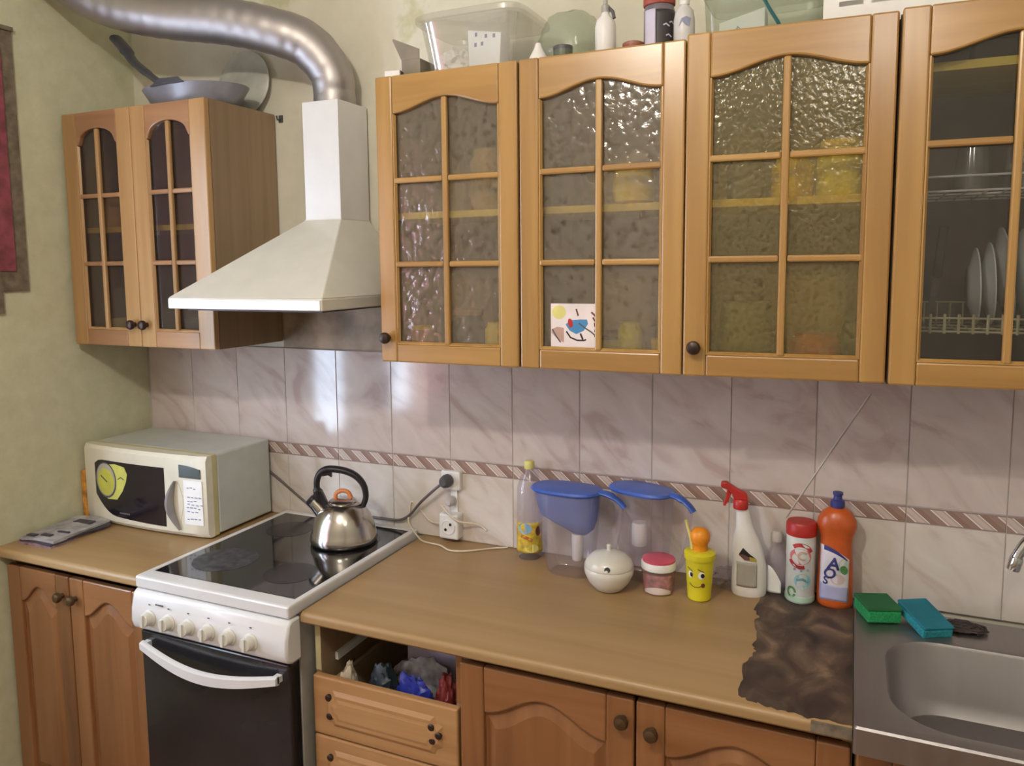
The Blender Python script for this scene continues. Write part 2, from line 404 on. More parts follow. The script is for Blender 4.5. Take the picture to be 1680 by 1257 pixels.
def ell(rx, rz, n=16, rot=0, cx=0, cz=0, a0=0, a1=2*PI):
    out = []
    for i in range(n):
        a = a0+(a1-a0)*i/n; x, z = rx*math.cos(a), rz*math.sin(a)
        out.append((cx+x*math.cos(rot)-z*math.sin(rot), cz+x*math.sin(rot)+z*math.cos(rot)))
    return out
def band(pts, w):
    """a polyline thickened into a closed polygon"""
    L, R = [], []
    for i, (x, z) in enumerate(pts):
        x0, z0 = pts[max(i-1, 0)]; x1, z1 = pts[min(i+1, len(pts)-1)]
        dx, dz = x1-x0, z1-z0; l = math.hypot(dx, dz) or 1; k = w/2
        L.append((x-dz/l*k, z+dx/l*k)); R.append((x+dz/l*k, z-dx/l*k))
    return L+R[::-1]
def letter_mesh(ch, size, shear=0.0):
    cu = bpy.data.curves.new('letter', 'FONT'); cu.body = ch; cu.size = size; cu.shear = shear; cu.resolution_u = 3; cu.offset = size*0.025; cu.align_x = 'CENTER'; cu.align_y = 'CENTER'
    o = bpy.data.objects.new('letter', cu); COL.objects.link(o)
    dg = bpy.context.evaluated_depsgraph_get(); me = bpy.data.meshes.new_from_object(o.evaluated_get(dg))
    bpy.data.objects.remove(o); return me

# ------------------------------------------------------------------ setting
XL, XR, YF, ZC = -0.607, 3.0, -3.3, 2.98
TILE_T = 1.408
wb = structure(B().box(XL-0.1, XR+0.1, 0, 0.1, -0.1, ZC+0.1).obj('wall_back', M_WB))
structure(B().box(XL-0.1, XR+0.1, YF-0.1, 0, -0.1, 0).obj('floor', M_FLOORB))
structure(B().box(XL-0.1, XR+0.1, YF-0.1, 0, ZC, ZC+0.1).obj('ceiling', M_CEIL))
structure(B().box(XR, XR+0.1, YF, 0, 0, ZC).obj('wall_right', M_WALL))
structure(B().box(XL, XR, YF-0.1, YF, 0, ZC).obj('wall_front', M_WALL))
WY0, WY1, WZ0, WZ1 = -2.22, -0.95, 0.80, 2.20
b = B(); b.box(XL-0.1, XL, WY1, 0, 0, ZC); b.box(XL-0.1, XL, YF, WY0, 0, ZC); b.box(XL-0.1, XL, WY0, WY1, 0, WZ0); b.box(XL-0.1, XL, WY0, WY1, WZ1, ZC)
structure(b.obj('wall_left', M_WL))
b = B()
for y0, y1 in ((WY0, WY0+0.05), (WY1-0.05, WY1), (-1.60, -1.55)): b.box(XL-0.08, XL-0.03, y0, y1, WZ0, WZ1)
b.box(XL-0.08, XL-0.03, WY0, WY1, WZ0, WZ0+0.06); b.box(XL-0.08, XL-0.03, WY0, WY1, WZ1-0.06, WZ1)
win = structure(b.obj('window_1', M_WHITE))
for y0, y1 in ((WY0+0.05, -1.60), (-1.55, WY1-0.05)):
    B().box(XL-0.058, XL-0.054, y0, y1, WZ0+0.06, WZ1-0.06).obj('pane', M_WIN, win)

# wall tiles: each tile is a piece of the back wall
PITCHX = 0.2015; J = 0.0009
def tile_mesh(w, h, t, m):
    b = B(); b.frustum([(-w/2, -h/2), (w/2, -h/2), (w/2, h/2), (-w/2, h/2)], 0, [(-w/2, -h/2), (w/2, -h/2), (w/2, h/2), (-w/2, h/2)], -t*0.7)
    k = 0.0012
    b.frustum([(-w/2, -h/2), (w/2, -h/2), (w/2, h/2), (-w/2, h/2)], -t*0.7, [(-w/2+k, -h/2+k), (w/2-k, -h/2+k), (w/2-k, h/2-k), (-w/2+k, h/2-k)], -t)
    bmesh.ops.remove_doubles(b.bm, verts=b.bm.verts, dist=1e-5)
    bad = [f for f in b.bm.faces if all(abs(v.co.y+t*0.7) < 1e-6 for v in f.verts)]
    bmesh.ops.delete(b.bm, geom=bad, context='FACES_ONLY')
    o = b.obj('tile', m); me = o.data; bpy.data.objects.remove(o); return me
rows = [('tile', 1.0955, TILE_T, M_T1), ('border_tile', 1.055, 1.0955, M_BORDER), ('tile', 0.8505, 1.055, M_T2)]
for nm, z0, z1, mt in rows:
    me = tile_mesh(PITCHX-2*J, z1-z0-2*J, 0.007, mt)
    for i in range(-3, 13):
        o = bpy.data.objects.new(nm, me); COL.objects.link(o); o.parent = wb
        o.location = (0.008+PITCHX*(i+0.5), -0.0035-random.random()*0.0004, (z0+z1)/2)
B().box(XL, 2.7, -0.0088, 0.0, 0.8505, TILE_T).obj('grout', M_GROUT, wb)

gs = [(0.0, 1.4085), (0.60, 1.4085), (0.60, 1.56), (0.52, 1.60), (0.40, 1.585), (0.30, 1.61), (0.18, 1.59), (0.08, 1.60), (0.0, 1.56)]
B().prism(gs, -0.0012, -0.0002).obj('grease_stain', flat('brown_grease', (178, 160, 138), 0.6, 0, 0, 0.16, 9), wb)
# ------------------------------------------------------------------ doors
def arch_fn(zs, zc, kind):
    if kind == 'ogee':
        return lambda u: zs+(zc-zs)*0.5*(1-math.cos(PI*(1-abs(2*u-1))))
    def f(u):
        t = abs(2*u-1)
        return zs if t > 0.86 else zs+(zc-zs)*math.sqrt(max(0, 1-(t/0.86)**2))*0.82+(zc-zs)*0.18
    return f
def knob(parent, x, z, y=-0.0, r=0.015, mat=None):
    b = B(); b.lathe([(r*0.5, 0), (r*0.45, 0.010), (r*0.95, 0.014), (r, 0.020), (r*0.8, 0.026), (r*0.3, 0.029)], seg=18)
    return b.obj('knob', mat or M_DKBR, parent, smooth=40, loc=(x, y, z), rot=(PI/2, 0, 0))
def glass_door(cab, w, h, xoff, loc, rz, mats, glass, zs, zc, arch, st=0.047, rb=0.046, bars=(), name='door', bar_len=None):
    """frame door, origin at its hinge; local x from xoff to xoff+w, front at y=-0.02"""
    V, H = mats; b = B(); x0, x1 = xoff, xoff+w
    b.box(x0, x0+st, -0.02, 0, 0, h, 0); b.box(x1-st, x1, -0.02, 0, 0, h, 0)
    b.box(x0+st, x1-st, -0.0195, 0, 0, rb, 1)
    f = arch_fn(zs, zc, arch); n = 28
    top = [(x0+st+(w-2*st)*i/n, f(i/n)) for i in range(n+1)]
    b.prism(top+[(x1-st, h), (x0+st, h)], -0.0195, 0, 'xz', 1)
    d = b.obj(name, [V, H], cab, bevel=0.004, loc=loc, rot=(0, 0, rz))
    # moulding round the opening
    m = B(); k = 0.007
    m.frustum([(x0+st, rb), (x0+st+k, rb+k), (x0+st+k, zs-0.004), (x0+st, zs)], -0.012, [(x0+st, rb), (x0+st+k*.4, rb+k*.4), (x0+st+k*.4, zs), (x0+st, zs)], -0.018)
    m.frustum([(x1-st, rb), (x1-st-k, rb+k), (x1-st-k, zs-0.004), (x1-st, zs)], -0.012, [(x1-st, rb), (x1-st-k*.4, rb+k*.4), (x1-st-k*.4, zs), (x1-st, zs)], -0.018)
    m.frustum([(x0+st, rb), (x1-st, rb), (x1-st-k, rb+k), (x0+st+k, rb+k)], -0.012, [(x0+st, rb), (x1-st, rb), (x1-st-k*.4, rb+k*.4), (x0+st+k*.4, rb+k*.4)], -0.018)
    m.obj('moulding', V, d)
    xm = (x0+x1)/2
    B().box(xm-0.0075, xm+0.0075, -0.0205, -0.008, rb+0.001, zc-0.001).obj('glazing_bar', V, d, bevel=0.004)
    zz = [rb]+list(bars)+[None]
    for z in bars:
        for a, c in ((x0+st+0.001, xm-0.008), (xm+0.008, x1-st-0.001)):
            B().box(a, c, -0.019, -0.008, z-0.007, z+0.007).obj('glazing_bar', H, d, bevel=0.004)
    for a, c in ((x0+st-0.004, xm), (xm, x1-st+0.004)):
        for q in range(len(zz)-1):
            z0 = zz[q]-(0.004 if q == 0 else 0)
            if zz[q+1] is not None:
                B().box(a+0.0004, c-0.0004, -0.0062, -0.0032, z0, zz[q+1]-0.0008).obj('pane', glass, d)
            else:
                m_ = 10; P = [(a+0.0004+(c-a-0.0008)*i/m_, min(h-0.02, f(min(1, max(0, ((a+(c-a)*i/m_)-x0-st)/(w-2*st))))+0.004)) for i in range(m_+1)]
                B().prism([(a+0.0004, z0), (c-0.0004, z0)]+P[::-1], -0.0062, -0.0032).obj('pane', glass, d)
    return d
def panel_door(cab, w, h, loc, mats, st=0.058, rise=0.035, name='door', rz=0, knob_x=None, knob_z=None):
    """cathedral raised-panel door, origin bottom left, front at y=-0.02"""
    V, H = mats; b = B(); zs = h-0.105; zc = zs+rise+0.018
    f = arch_fn(zs, zc, 'ogee'); n = 24
    b.box(0, st, -0.02, 0, 0, h, 0); b.box(w-st, w, -0.02, 0, 0, h, 0); b.box(st, w-st, -0.0195, 0, 0, st, 1)
    top = [(st+(w-2*st)*i/n, f(i/n)) for i in range(n+1)]
    b.prism(top+[(w-st, h), (st, h)], -0.0195, 0, 'xz', 1)
    d = b.obj(name, [V, H], cab, bevel=0.004, loc=loc, rot=(0, 0, rz))
    def outline(k, dz):
        L = [(st+k+(w-2*st-2*k)*i/n, f(i/n)-dz) for i in range(n+1)]
        return [(st+k, st+k), (w-st-k, st+k)]+L[::-1]
    p = B(); p.prism(outline(-0.003, -0.003), -0.009, -0.003)
    p.frustum(outline(0.006, 0.008), -0.009, outline(0.026, 0.032), -0.0165)
    p.obj('panel', V, d)
    if knob_x is not None: knob(d, knob_x, knob_z, -0.02, 0.015, M_BRONZE)
    return d

# ------------------------------------------------------------------ wall cabinets on the right
ZU0, ZU1, YD = 1.4256, 2.1310, -0.32
H_U = ZU1-ZU0
XS = [0.5914, 0.9773, 1.3592, 1.7548, 2.1500]
def carcass(name, label, x0, x1, z0, z1, y, mat_side, mat_in, shelf_z, edge):
    t = thing(name, label, 'cabinet', ((x0+x1)/2, 0, z0))
    w = (x1-x0)/2-0.001; h = z1-z0
    B().box(-w, -w+0.016, y, -0.008, 0, h).obj('side_panel', mat_side, t)
    B().box(w-0.016, w, y, -0.008, 0, h).obj('side_panel', mat_side, t)
    B().box(-w+0.016, w-0.016, y, -0.008, 0, 0.016).obj('bottom_panel', mat_side, t)
    B().box(-w+0.016, w-0.016, y, -0.008, h-0.016, h).obj('top_panel', mat_side, t)
    B().box(-w+0.016, w-0.016, -0.014, -0.008, 0.016, h-0.016).obj('back_panel', mat_in, t)
    for z in shelf_z: B().box(-w+0.016, w-0.016, y+0.012, -0.014, z-z0-0.008, z-z0+0.008).obj('shelf', edge, t)
    return t
labs = ['honey wood wall cabinet with relief glass door nearest the white cooker hood',
        'honey wood wall cabinet with a picture card behind its glass door',
        'honey wood wall cabinet with yellowish fine relief glass and a dark knob',
        'honey wood wall cabinet with clear glass holding plates and a dish rack']
UPC = []
for i in range(4):
    x0, x1 = XS[i], XS[i+1]
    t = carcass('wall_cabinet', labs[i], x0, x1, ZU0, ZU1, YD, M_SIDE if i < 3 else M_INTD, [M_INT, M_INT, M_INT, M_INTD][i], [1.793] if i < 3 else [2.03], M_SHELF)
    UPC.append(t); w = x1-x0-0.005
    gl = [M_GL1, M_GL1, M_GL3, M_GLC][i]
    bars = (1.878-ZU0, 1.672-ZU0) if i < 3 else (1.880-ZU0,)
    bars = tuple(sorted(bars))
    if i < 2:
        d = glass_door(t, w, H_U, 0, (-w/2, YD-0.0005, 0), 0, (M_UV, M_UH), gl, 2.040-ZU0, 2.070-ZU0, 'ogee', bars=bars)
    else:
        d = glass_door(t, w, H_U, -w, (w/2, YD-0.0005, 0.003), math.radians([0, 0, 3.0, 2.2][i]), (M_UV, M_UH), gl, 2.040-ZU0, 2.070-ZU0, 'ogee', bars=bars)
    if i == 0: knob(d, 0.022, 0.062, -0.02)
    if i == 2: knob(d, -w+0.024, 0.062, -0.02)

# left wall cabinet
LX0, LX1, LZ0, LZ1, LY = -0.583, 0.004, 1.4303, 2.147, -0.285
lc = carcass('wall_cabinet', 'two door wall cabinet in the corner left of the white hood', LX0, LX1, LZ0, LZ1, LY, M_SIDE, M_INT, [1.79], M_SHELF)
w = (LX1-LX0)/2-0.002
for k in (0, 1):
    d = glass_door(lc, w, LZ1-LZ0, 0, (-0.2935+0.001+k*(w+0.002), LY-0.0005, 0), 0, (M_CV, M_CH), M_GLD, 2.048-LZ0, 2.096-LZ0, 'round', st=0.058, rb=0.05, bars=(1.685-LZ0, 1.893-LZ0))
    knob(d, w-0.024 if k == 0 else 0.024, 0.068, -0.02)

# ------------------------------------------------------------------ cooker hood and duct
hd = thing('cooker_hood', 'white pyramid cooker hood with square chimney above the stove', 'hood', (0.26, 0, 1.56))
hx, hy = 0.253, -0.473
b = B()
b.box(-hx, hx, hy, -0.008, 0.0, 0.030)
b.rings([[(-hx, hy, 0.030), (hx, hy, 0.030), (hx, -0.008, 0.030), (-hx, -0.008, 0.030)],
         [(-0.036, -0.156, 0.243), (0.090, -0.156, 0.243), (0.090, -0.008, 0.243), (-0.036, -0.008, 0.243)]])
b.obj('canopy', M_HOOD, hd, bevel=0.003)
B().box(-hx+0.004, hx-0.004, hy-0.004, hy+0.001, 0.001, 0.026).obj('front_lip', M_LIPLIT, hd, bevel=0.002)
b = B(); b.box(-hx+0.03, hx-0.03, hy+0.04, -0.04, -0.006, 0.001)
b.obj('grease_filter', M_GREYD, hd)
B().box(-0.035, 0.089, -0.154, -0.008, 0.243, 0.578).obj('chimney', M_WHITE, hd, bevel=0.002)
B().box(-0.037, 0.091, -0.156, -0.008, 0.241, 0.246).obj('chimney_collar', M_HOOD, hd)

path = smooth_path([(0.287, -0.081, 2.139), (0.287, -0.081, 2.17), (0.281, -0.09, 2.232), (0.226, -0.12, 2.306), (0.140, -0.16, 2.344), (0.0, -0.20, 2.380), (-0.170, -0.24, 2.405), (-0.35, -0.285, 2.448), (-0.47, -0.325, 2.508), (-0.60, -0.37, 2.60)], 14)
b = B(); rad = []
L = 0
for i, p in enumerate(path):
    if i: L += (p-path[i-1]).length
    rad.append(min(0.060+L*0.02, 0.0645)+0.0007*math.sin(L*2*PI/0.05)+(0.001 if int(L/0.13) % 2 else 0))
b.tube(path, rad, 0, 28)
tag(b.obj('duct', M_ALU, None, smooth=50), 'silver foil ventilation duct curving from the hood chimney to the left wall', 'duct')

# ------------------------------------------------------------------ base cabinets, worktops
def worktop(name, label, x0, x1, y0):
    b = B(); n = 6; prof = [(-0.008, 0.822), (-0.008, 0.85)]
    pr = [(y0+0.012-0.012*math.sin(PI/2*k/n), 0.838+0.012*math.cos(PI/2*k/n)) for k in range(n+1)]+[(y0, 0.828), (y0+0.006, 0.822)]
    b.prism(prof+pr, 0, x1-x0, 'yz')
    o = b.obj(name, M_TOP, None, smooth=40, loc=(x0, 0, 0)); return tag(o, label, 'worktop')
wl = worktop('worktop', 'short wood-look worktop under the microwave left of the stove', XL+0.002, -0.012, -0.6)
wr = worktop('worktop', 'long wood-look worktop between stove and sink with a dark worn patch', 0.515, 1.716, -0.6)
pp = [(1.503, -0.008), (1.508, -0.06), (1.500, -0.166), (1.516, -0.20), (1.511, -0.229), (1.524, -0.30), (1.519, -0.353), (1.530, -0.373), (1.519, -0.41), (1.511, -0.44), (1.520, -0.50), (1.517, -0.563), (1.533, -0.575), (1.557, -0.579), (1.585, -0.590), (1.61, -0.588), (1.638, -0.594), (1.66, -0.590), (1.7155, -0.590), (1.7155, -0.008)]
rag = []
for (a, c), (e, f) in zip(pp, pp[1:]+pp[:1]):
    for k in range(4):
        t = k/4; j = 0.0035 if a < 1.71 and c < -0.02 else 0
        rag.append((a+(e-a)*t+random.uniform(-j, j), min(-0.008, c+(f-c)*t+random.uniform(-j, j))))
o = B().prism(rag, 0.8499, 0.8508, 'xy').obj('worn_patch', M_BURN, wr, loc=(-0.515, 0, 0)); o['label'] = 'dark brown stripped patch'
B().box(1.648, 1.7155, -0.6012, -0.592, 0.829, 0.848).obj('worn_edge', flat('greyed_edge', (118, 106, 90), 0.7, 0, 0, 0.2, 40), wr, loc=(-0.515, 0, 0))

def base_carcass(label, x0, x1, open_top=False):
    t = thing('base_cabinet', label, 'cabinet', ((x0+x1)/2, 0, 0))
    w = (x1-x0)/2; y = -0.556
    B().box(-w, -w+0.016, y, -0.01, 0.0, 0.8215).obj('side_panel', M_SIDE, t)
    B().box(w-0.016, w, y, -0.01, 0.0, 0.8215).obj('side_panel', M_SIDE, t)
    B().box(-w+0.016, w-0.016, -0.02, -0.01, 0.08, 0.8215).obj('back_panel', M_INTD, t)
    B().box(-w+0.016, w-0.016, y, -0.02, 0.08, 0.096).obj('bottom_panel', M_INT, t)
    B().box(-w+0.016, w-0.016, y+0.05, y+0.066, 0, 0.08).obj('plinth', M_LH, t)
    return t
c1 = base_carcass('brown wood base cabinet with two arched doors left of the stove', XL+0.012, -0.018)
for x, w, kx in ((XL+0.014, 0.266, 0.240), (-0.324, 0.304, 0.026)):
    panel_door(c1, w, 0.69, (x-c1.location.x, -0.5565, 0.105), (M_LV, M_LH), knob_x=kx, knob_z=0.632, st=0.056)
c2 = base_carcass('base cabinet of drawers right of the stove with its top drawer front missing', 0.522, 0.924)
def drawer(z0, h):
    w = 0.394; b = B()
    b.box(-w/2, w/2, -0.02, 0, 0, h)
    d = b.obj('drawer', M_DH, c2, bevel=0.004, loc=(0, -0.5565, z0))
    def outl(k, r):
        X1, Z0, Z1 = w/2-0.045-k, 0.036+k, h-0.036-k; q = r*0.707
        return [(X1-r, Z0), (X1-q, Z0+q*0.92), (X1, Z0+r), (X1, Z1-r), (X1-q, Z1-q*0.92), (X1-r, Z1), (-X1+r, Z1), (-X1+q, Z1-q*0.92), (-X1, Z1-r), (-X1, Z0+r), (-X1+q, Z0+q*0.92), (-X1+r, Z0)]
    g = B(); g.frustum(outl(-0.008, 0.020), -0.0195, outl(0.003, 0.020), -0.0255); g.frustum(outl(0.010, 0.016), -0.0254, outl(0.018, 0.016), -0.0275)
    g.obj('panel', M_DH, d)
    for px, pz in ((0.132, h/2+0.020), (0.150, h/2+0.004), (0.134, h/2-0.012), (-0.150, h/2+0.026), (-0.148, h/2-0.020)):
        B().lathe([(0.0085, -0.007), (0.0085, 0.0), (0.006, 0.002)], seg=12).obj('knot', M_DKBR, d, loc=(px, -0.0262, pz), rot=(PI/2, 0, 0))
    b = B()                                                  # drawer box behind the front
    b.box(-0.175, -0.163, 0.001, 0.46, 0.012, h-0.03); b.box(0.163, 0.175, 0.001, 0.46, 0.012, h-0.03); b.box(-0.163, 0.163, 0.448, 0.46, 0.012, h-0.03); b.box(-0.163, 0.163, 0.001, 0.448, 0.012, 0.018)
    b.obj('drawer_box', M_INT, d)
    return d
drawer(0.538, 0.148); drawer(0.384, 0.150); drawer(0.230, 0.150); drawer(0.105, 0.121)
B().box(-0.185, -0.177, -0.50, -0.06, 0.69, 0.71).obj('drawer_runner', M_WPL, c2); B().box(0.177, 0.185, -0.50, -0.06, 0.69, 0.71).obj('drawer_runner', M_WPL, c2)
# front faces of the side panels
for sx in (-1, 1): B().box(sx*0.193-0.0075, sx*0.193+0.0075, -0.5575, -0.5562, 0.69, 0.82).obj('edge_strip', M_LV if sx > 0 else M_RACK, c2)
c3 = base_carcass('brown wood base cabinet with two arched doors below the long worktop', 0.926, 1.718)
panel_door(c3, 0.392, 0.695, (0.927-c3.location.x, -0.5565, 0.105), (M_LV, M_LH), knob_x=0.370, knob_z=0.652)
panel_door(c3, 0.392, 0.695, (1.323-c3.location.x, -0.5565, 0.105), (M_LV, M_LH), knob_x=0.034, knob_z=0.640)
c4 = base_carcass('brown wood base cabinet under the steel sink', 1.722, 2.45)
b_ = [o for o in c4.children]
panel_door(c4, 0.36, 0.69, (1.724-c4.location.x, -0.5565, 0.105), (M_LV, M_LH), knob_x=0.33, knob_z=0.62)
panel_door(c4, 0.36, 0.69, (2.088-c4.location.x, -0.5565, 0.105), (M_LV, M_LH), knob_x=0.03, knob_z=0.62)

# things in the open drawer bay
from mathutils import noise as mnoise
def bag(name, label, cat, mat, loc, sx, sy, sz, seed, amp=0.35):
    bm = bmesh.new(); bmesh.ops.create_icosphere(bm, subdivisions=4, radius=1.0)
    for v in bm.verts:
        p = v.co.copy(); q = p*1.7+Vector((seed*3.1, seed*1.7, 0))
        d = mnoise.noise(q)*0.9+abs(mnoise.noise(q*2.3))*0.9-0.25+mnoise.noise(q*5.1)*0.25
        p = p*(1+amp*d)
        z = max(0.0, (p.z+0.75)/1.75)
        v.co = Vector((p.x*sx, p.y*sy, z*sz))
    o = B.__new__(B); o.bm = bm
    return tag(o.obj(name, mat, None, smooth=28, loc=loc), label, cat)
bag('plastic_bag', 'crumpled blue plastic bag in the open drawer', 'bag', M_BLUEB, (0.775, -0.515, 0.5565), 0.050, 0.028, 0.145, 3)
bag('plastic_bag', 'crumpled dark red bag at the right of the open drawer', 'bag', M_REDD, (0.855, -0.505, 0.5565), 0.030, 0.030, 0.155, 5)
bag('plastic_bag', 'dark teal crumpled bag left of the blue bag in the open drawer', 'bag', flat('dark_teal_film', (46, 58, 66), 0.4), (0.675, -0.50, 0.5565), 0.042, 0.034, 0.140, 9)
bag('rag', 'small white and tan rag at the left end of the open drawer', 'rag', M_CORDW, (0.588, -0.515, 0.5565), 0.024, 0.025, 0.140, 11, 0.25)
t = thing('carton', 'white carton standing behind the bags in the open drawer bay', 'box', (0.775, -0.33, 0.5565))
B().box(-0.095, 0.110, -0.060, 0.060, 0, 0.225).obj('box_body', M_LILAC, t, bevel=0.003); B().box(-0.096, 0.111, -0.061, 0.0, 0.2252, 0.227).obj('flap', M_PAPER, t)
bag('cloth', 'crumpled grey cloth lying in front of the white carton', 'cloth', M_WPCLOTH, (0.760, -0.437, 0.5565), 0.105, 0.036, 0.142, 21, 0.2)

# ------------------------------------------------------------------ stove
st = thing('stove', 'white electric stove with black ceramic hob and six knobs', 'stove', (0.25, 0, 0))
B().box(-0.245, 0.245, -0.580, -0.03, 0.10, 0.845).obj('body', M_SIDEG, st)
B().box(-0.24, 0.24, -0.56, -0.05, 0.0, 0.10).obj('plinth', M_GREYD, st)
b = B(); y0, y1, w = -0.625, -0.02, 0.25       # rim: a frame round the glass
def loop(i, z): return [(-w+i, y0+(0.050 if i > 0.01 else i), z), (w-i, y0+(0.050 if i > 0.01 else i), z), (w-i, y1-(0.025 if i > 0.01 else i), z), (-w+i, y1-(0.025 if i > 0.01 else i), z)]
b.rings([loop(0.018, 0.850), loop(0.0, 0.838), loop(0.0, 0.870), loop(0.018, 0.870), loop(0.018, 0.8505)], cap=(False, False))
b.obj('hob_rim', M_WHITE, st, bevel=0.005)
B().box(-w+0.018, w-0.018, -0.575, -0.045, 0.86, 0.8685).obj('hob_glass', M_HOB, st)
for cx, cy, r in ((-0.115, -0.44, 0.088), (0.115, -0.45, 0.07), (-0.115, -0.17, 0.07), (0.115, -0.18, 0.088)):
    o = B(); o.lathe([(r*0.55, 0.8685), (r, 0.8688), (r, 0.8689), (r*0.55, 0.8689)], seg=40, cap=(False, False))
    o.rings([[(r*0.55*math.cos(i*PI/20), r*0.55*math.sin(i*PI/20), 0.8685) for i in range(40)], [(r*0.55*math.cos(i*PI/20), r*0.55*math.sin(i*PI/20), 0.8689) for i in range(40)]])
    mt = M_HAZE if (cy < -0.3 and cx < 0) else M_RING2
    o.obj('hob_ring', mt, st, loc=(cx, cy, 0))
# control panel, leaning and bulging
pp = [(-0.585, 0.835), (-0.618, 0.836), (-0.630, 0.828), (-0.640, 0.79), (-0.642, 0.755), (-0.636, 0.735), (-0.62, 0.727), (-0.585, 0.727)]
B().prism(pp, -0.254, 0.254, 'yz').obj('control_panel', M_WHITE, st, smooth=50, bevel=0.006)
for i in range(6):
    x = 0.064+0.0665*i-0.25
    k = thing_k = B(); k.lathe([(0.021, 0), (0.0215, 0.003), (0.0175, 0.006), (0.0165, 0.020), (0.0145, 0.023), (0.008, 0.0235)], seg=20)
    k.box(-0.0035, 0.0035, -0.015, 0.015, 0.018, 0.028)
    k.obj('knob', flat('knob_white', (212, 209, 198), 0.4, 0, 0, 0.02), st, smooth=35, loc=(x, -0.6405, 0.772), rot=(PI/2-0.05, 0, 0))
    m = B(); m.box(x-0.003, x+0.003, -0.6405, -0.6392, 0.806, 0.8085)
    m.obj('marking', M_GREYD, st)
b = B()
for q in range(4): b.box(-0.165+q*0.007, -0.160+q*0.007, -0.6405, -0.6385, 0.8095, 0.8125)
b.obj('marking', M_GREYD, st)
B().box(-0.243, 0.243, -0.622, -0.581, 0.30, 0.722).obj('oven_door', M_OVEN, st, bevel=0.004)
B().box(-0.243, 0.243, -0.615, -0.581, 0.105, 0.295).obj('storage_door', M_WHITE, st, bevel=0.004)
# bowed white handle bar
pts = []
b = B(); rows_ = []
for i in range(25):
    t = i/24; x = -0.222+0.444*t; s_ = math.sin(PI*t); z = 0.692-0.030*s_-0.004*t; y = -0.640-0.022*s_
    hh = 0.011+0.004*s_
    rows_.append([(x, y, z-hh), (x, y-0.008, z-hh+0.003), (x, y-0.008, z+hh-0.003), (x, y, z+hh), (x, y+0.006, z+hh), (x, y+0.006, z-hh)])
b.rings(rows_); b.box(-0.222, -0.206, -0.640, -0.621, 0.684, 0.700); b.box(0.206, 0.222, -0.640, -0.621, 0.680, 0.696)
b.obj('handle', M_WHITE, st, smooth=50)

# ------------------------------------------------------------------ sink
sk = thing('sink', 'stainless steel inset sink with rounded bowl at the right end', 'sink', (2.08, 0, 0.856))
def rrect(x0, x1, y0, y1, r, n=6):
    P = []
    for cx, cy, a in ((x1-r, y0+r, -PI/2), (x1-r, y1-r, 0), (x0+r, y1-r, PI/2), (x0+r, y0+r, PI)):
        for k in range(n+1): P.append((cx+r*math.cos(a+PI/2*k/n), cy+r*math.sin(a+PI/2*k/n)))
    return P
b = B(); 
def ring(x0, x1, y0, y1, r, z): return [(x, y, z) for x, y in rrect(x0, x1, y0, y1, r)]
ox0, ox1, oy0, oy1 = -0.3625, 0.365, -0.612, -0.062
bx0, bx1, by0, by1 = -0.300, 0.10, -0.562, -0.205
b.rings([ring(ox0, ox1, oy0, oy1, 0.006, -0.045), ring(ox0, ox1, oy0, oy1, 0.006, 0.002), ring(ox0+0.003, ox1-0.003, oy0+0.003, oy1-0.003, 0.006, 0.006), ring(ox0+0.02, ox1-0.02, oy0+0.02, oy1-0.02, 0.01, 0.0055),
         ring(bx0-0.012, bx1+0.012, by0-0.012, by1+0.012, 0.115, 0.003), ring(bx0-0.004, bx1+0.004, by0-0.004, by1+0.004, 0.11, 0.0005), ring(bx0, bx1, by0, by1, 0.105, -0.006), ring(bx0+0.012, bx1-0.012, by0+0.012, by1-0.012, 0.10, -0.115),
         ring(bx0+0.03, bx1-0.03, by0+0.03, by1-0.03, 0.09, -0.142), ring(bx0+0.07, bx1-0.07, by0+0.07, by1-0.07, 0.06, -0.15)], cap=(False, True))
b.obj('basin', M_SINK, sk, smooth=34)
b = B(); b.lathe([(0.028, -0.1495), (0.028, -0.147), (0.02, -0.1465), (0.018, -0.149)], seg=24, c=(-0.10, -0.385, 0)); b.obj('drain', M_CHROME, sk, smooth=40)
fa = thing('faucet', 'curved chrome faucet spout over the sink', 'faucet', (2.28, -0.135, 0.8615))
b = B(); b.lathe([(0.028, 0), (0.027, 0.01), (0.020, 0.02), (0.018, 0.10), (0.012, 0.112)], seg=20); b.obj('base', M_CHROME, fa, smooth=40)
b = B(); b.tube(smooth_path([(0, 0, 0.10), (-0.01, -0.002, 0.22), (-0.06, -0.012, 0.292), (-0.13, -0.03, 0.30), (-0.195, -0.045, 0.282), (-0.243, -0.058, 0.245), (-0.266, -0.064, 0.207), (-0.272, -0.066, 0.188)], 6), 0.0105, 0, 14); b.obj('spout', M_CHROME, fa, smooth=50)
b = B(); b.lathe([(0.0122, 0), (0.0125, 0.006), (0.0125, 0.024), (0.011, 0.028)], seg=16); b.obj('aerator', M_CHROME, fa, smooth=40, loc=(-0.2725, -0.066, 0.178), rot=(0.08, 0.22, 0))
b = B(); b.lathe([(0.022, 0), (0.024, 0.02), (0.012, 0.03)], seg=16, c=(0.05, 0, 0.05)); b.obj('tap_handle', M_CHROME, fa, smooth=40)

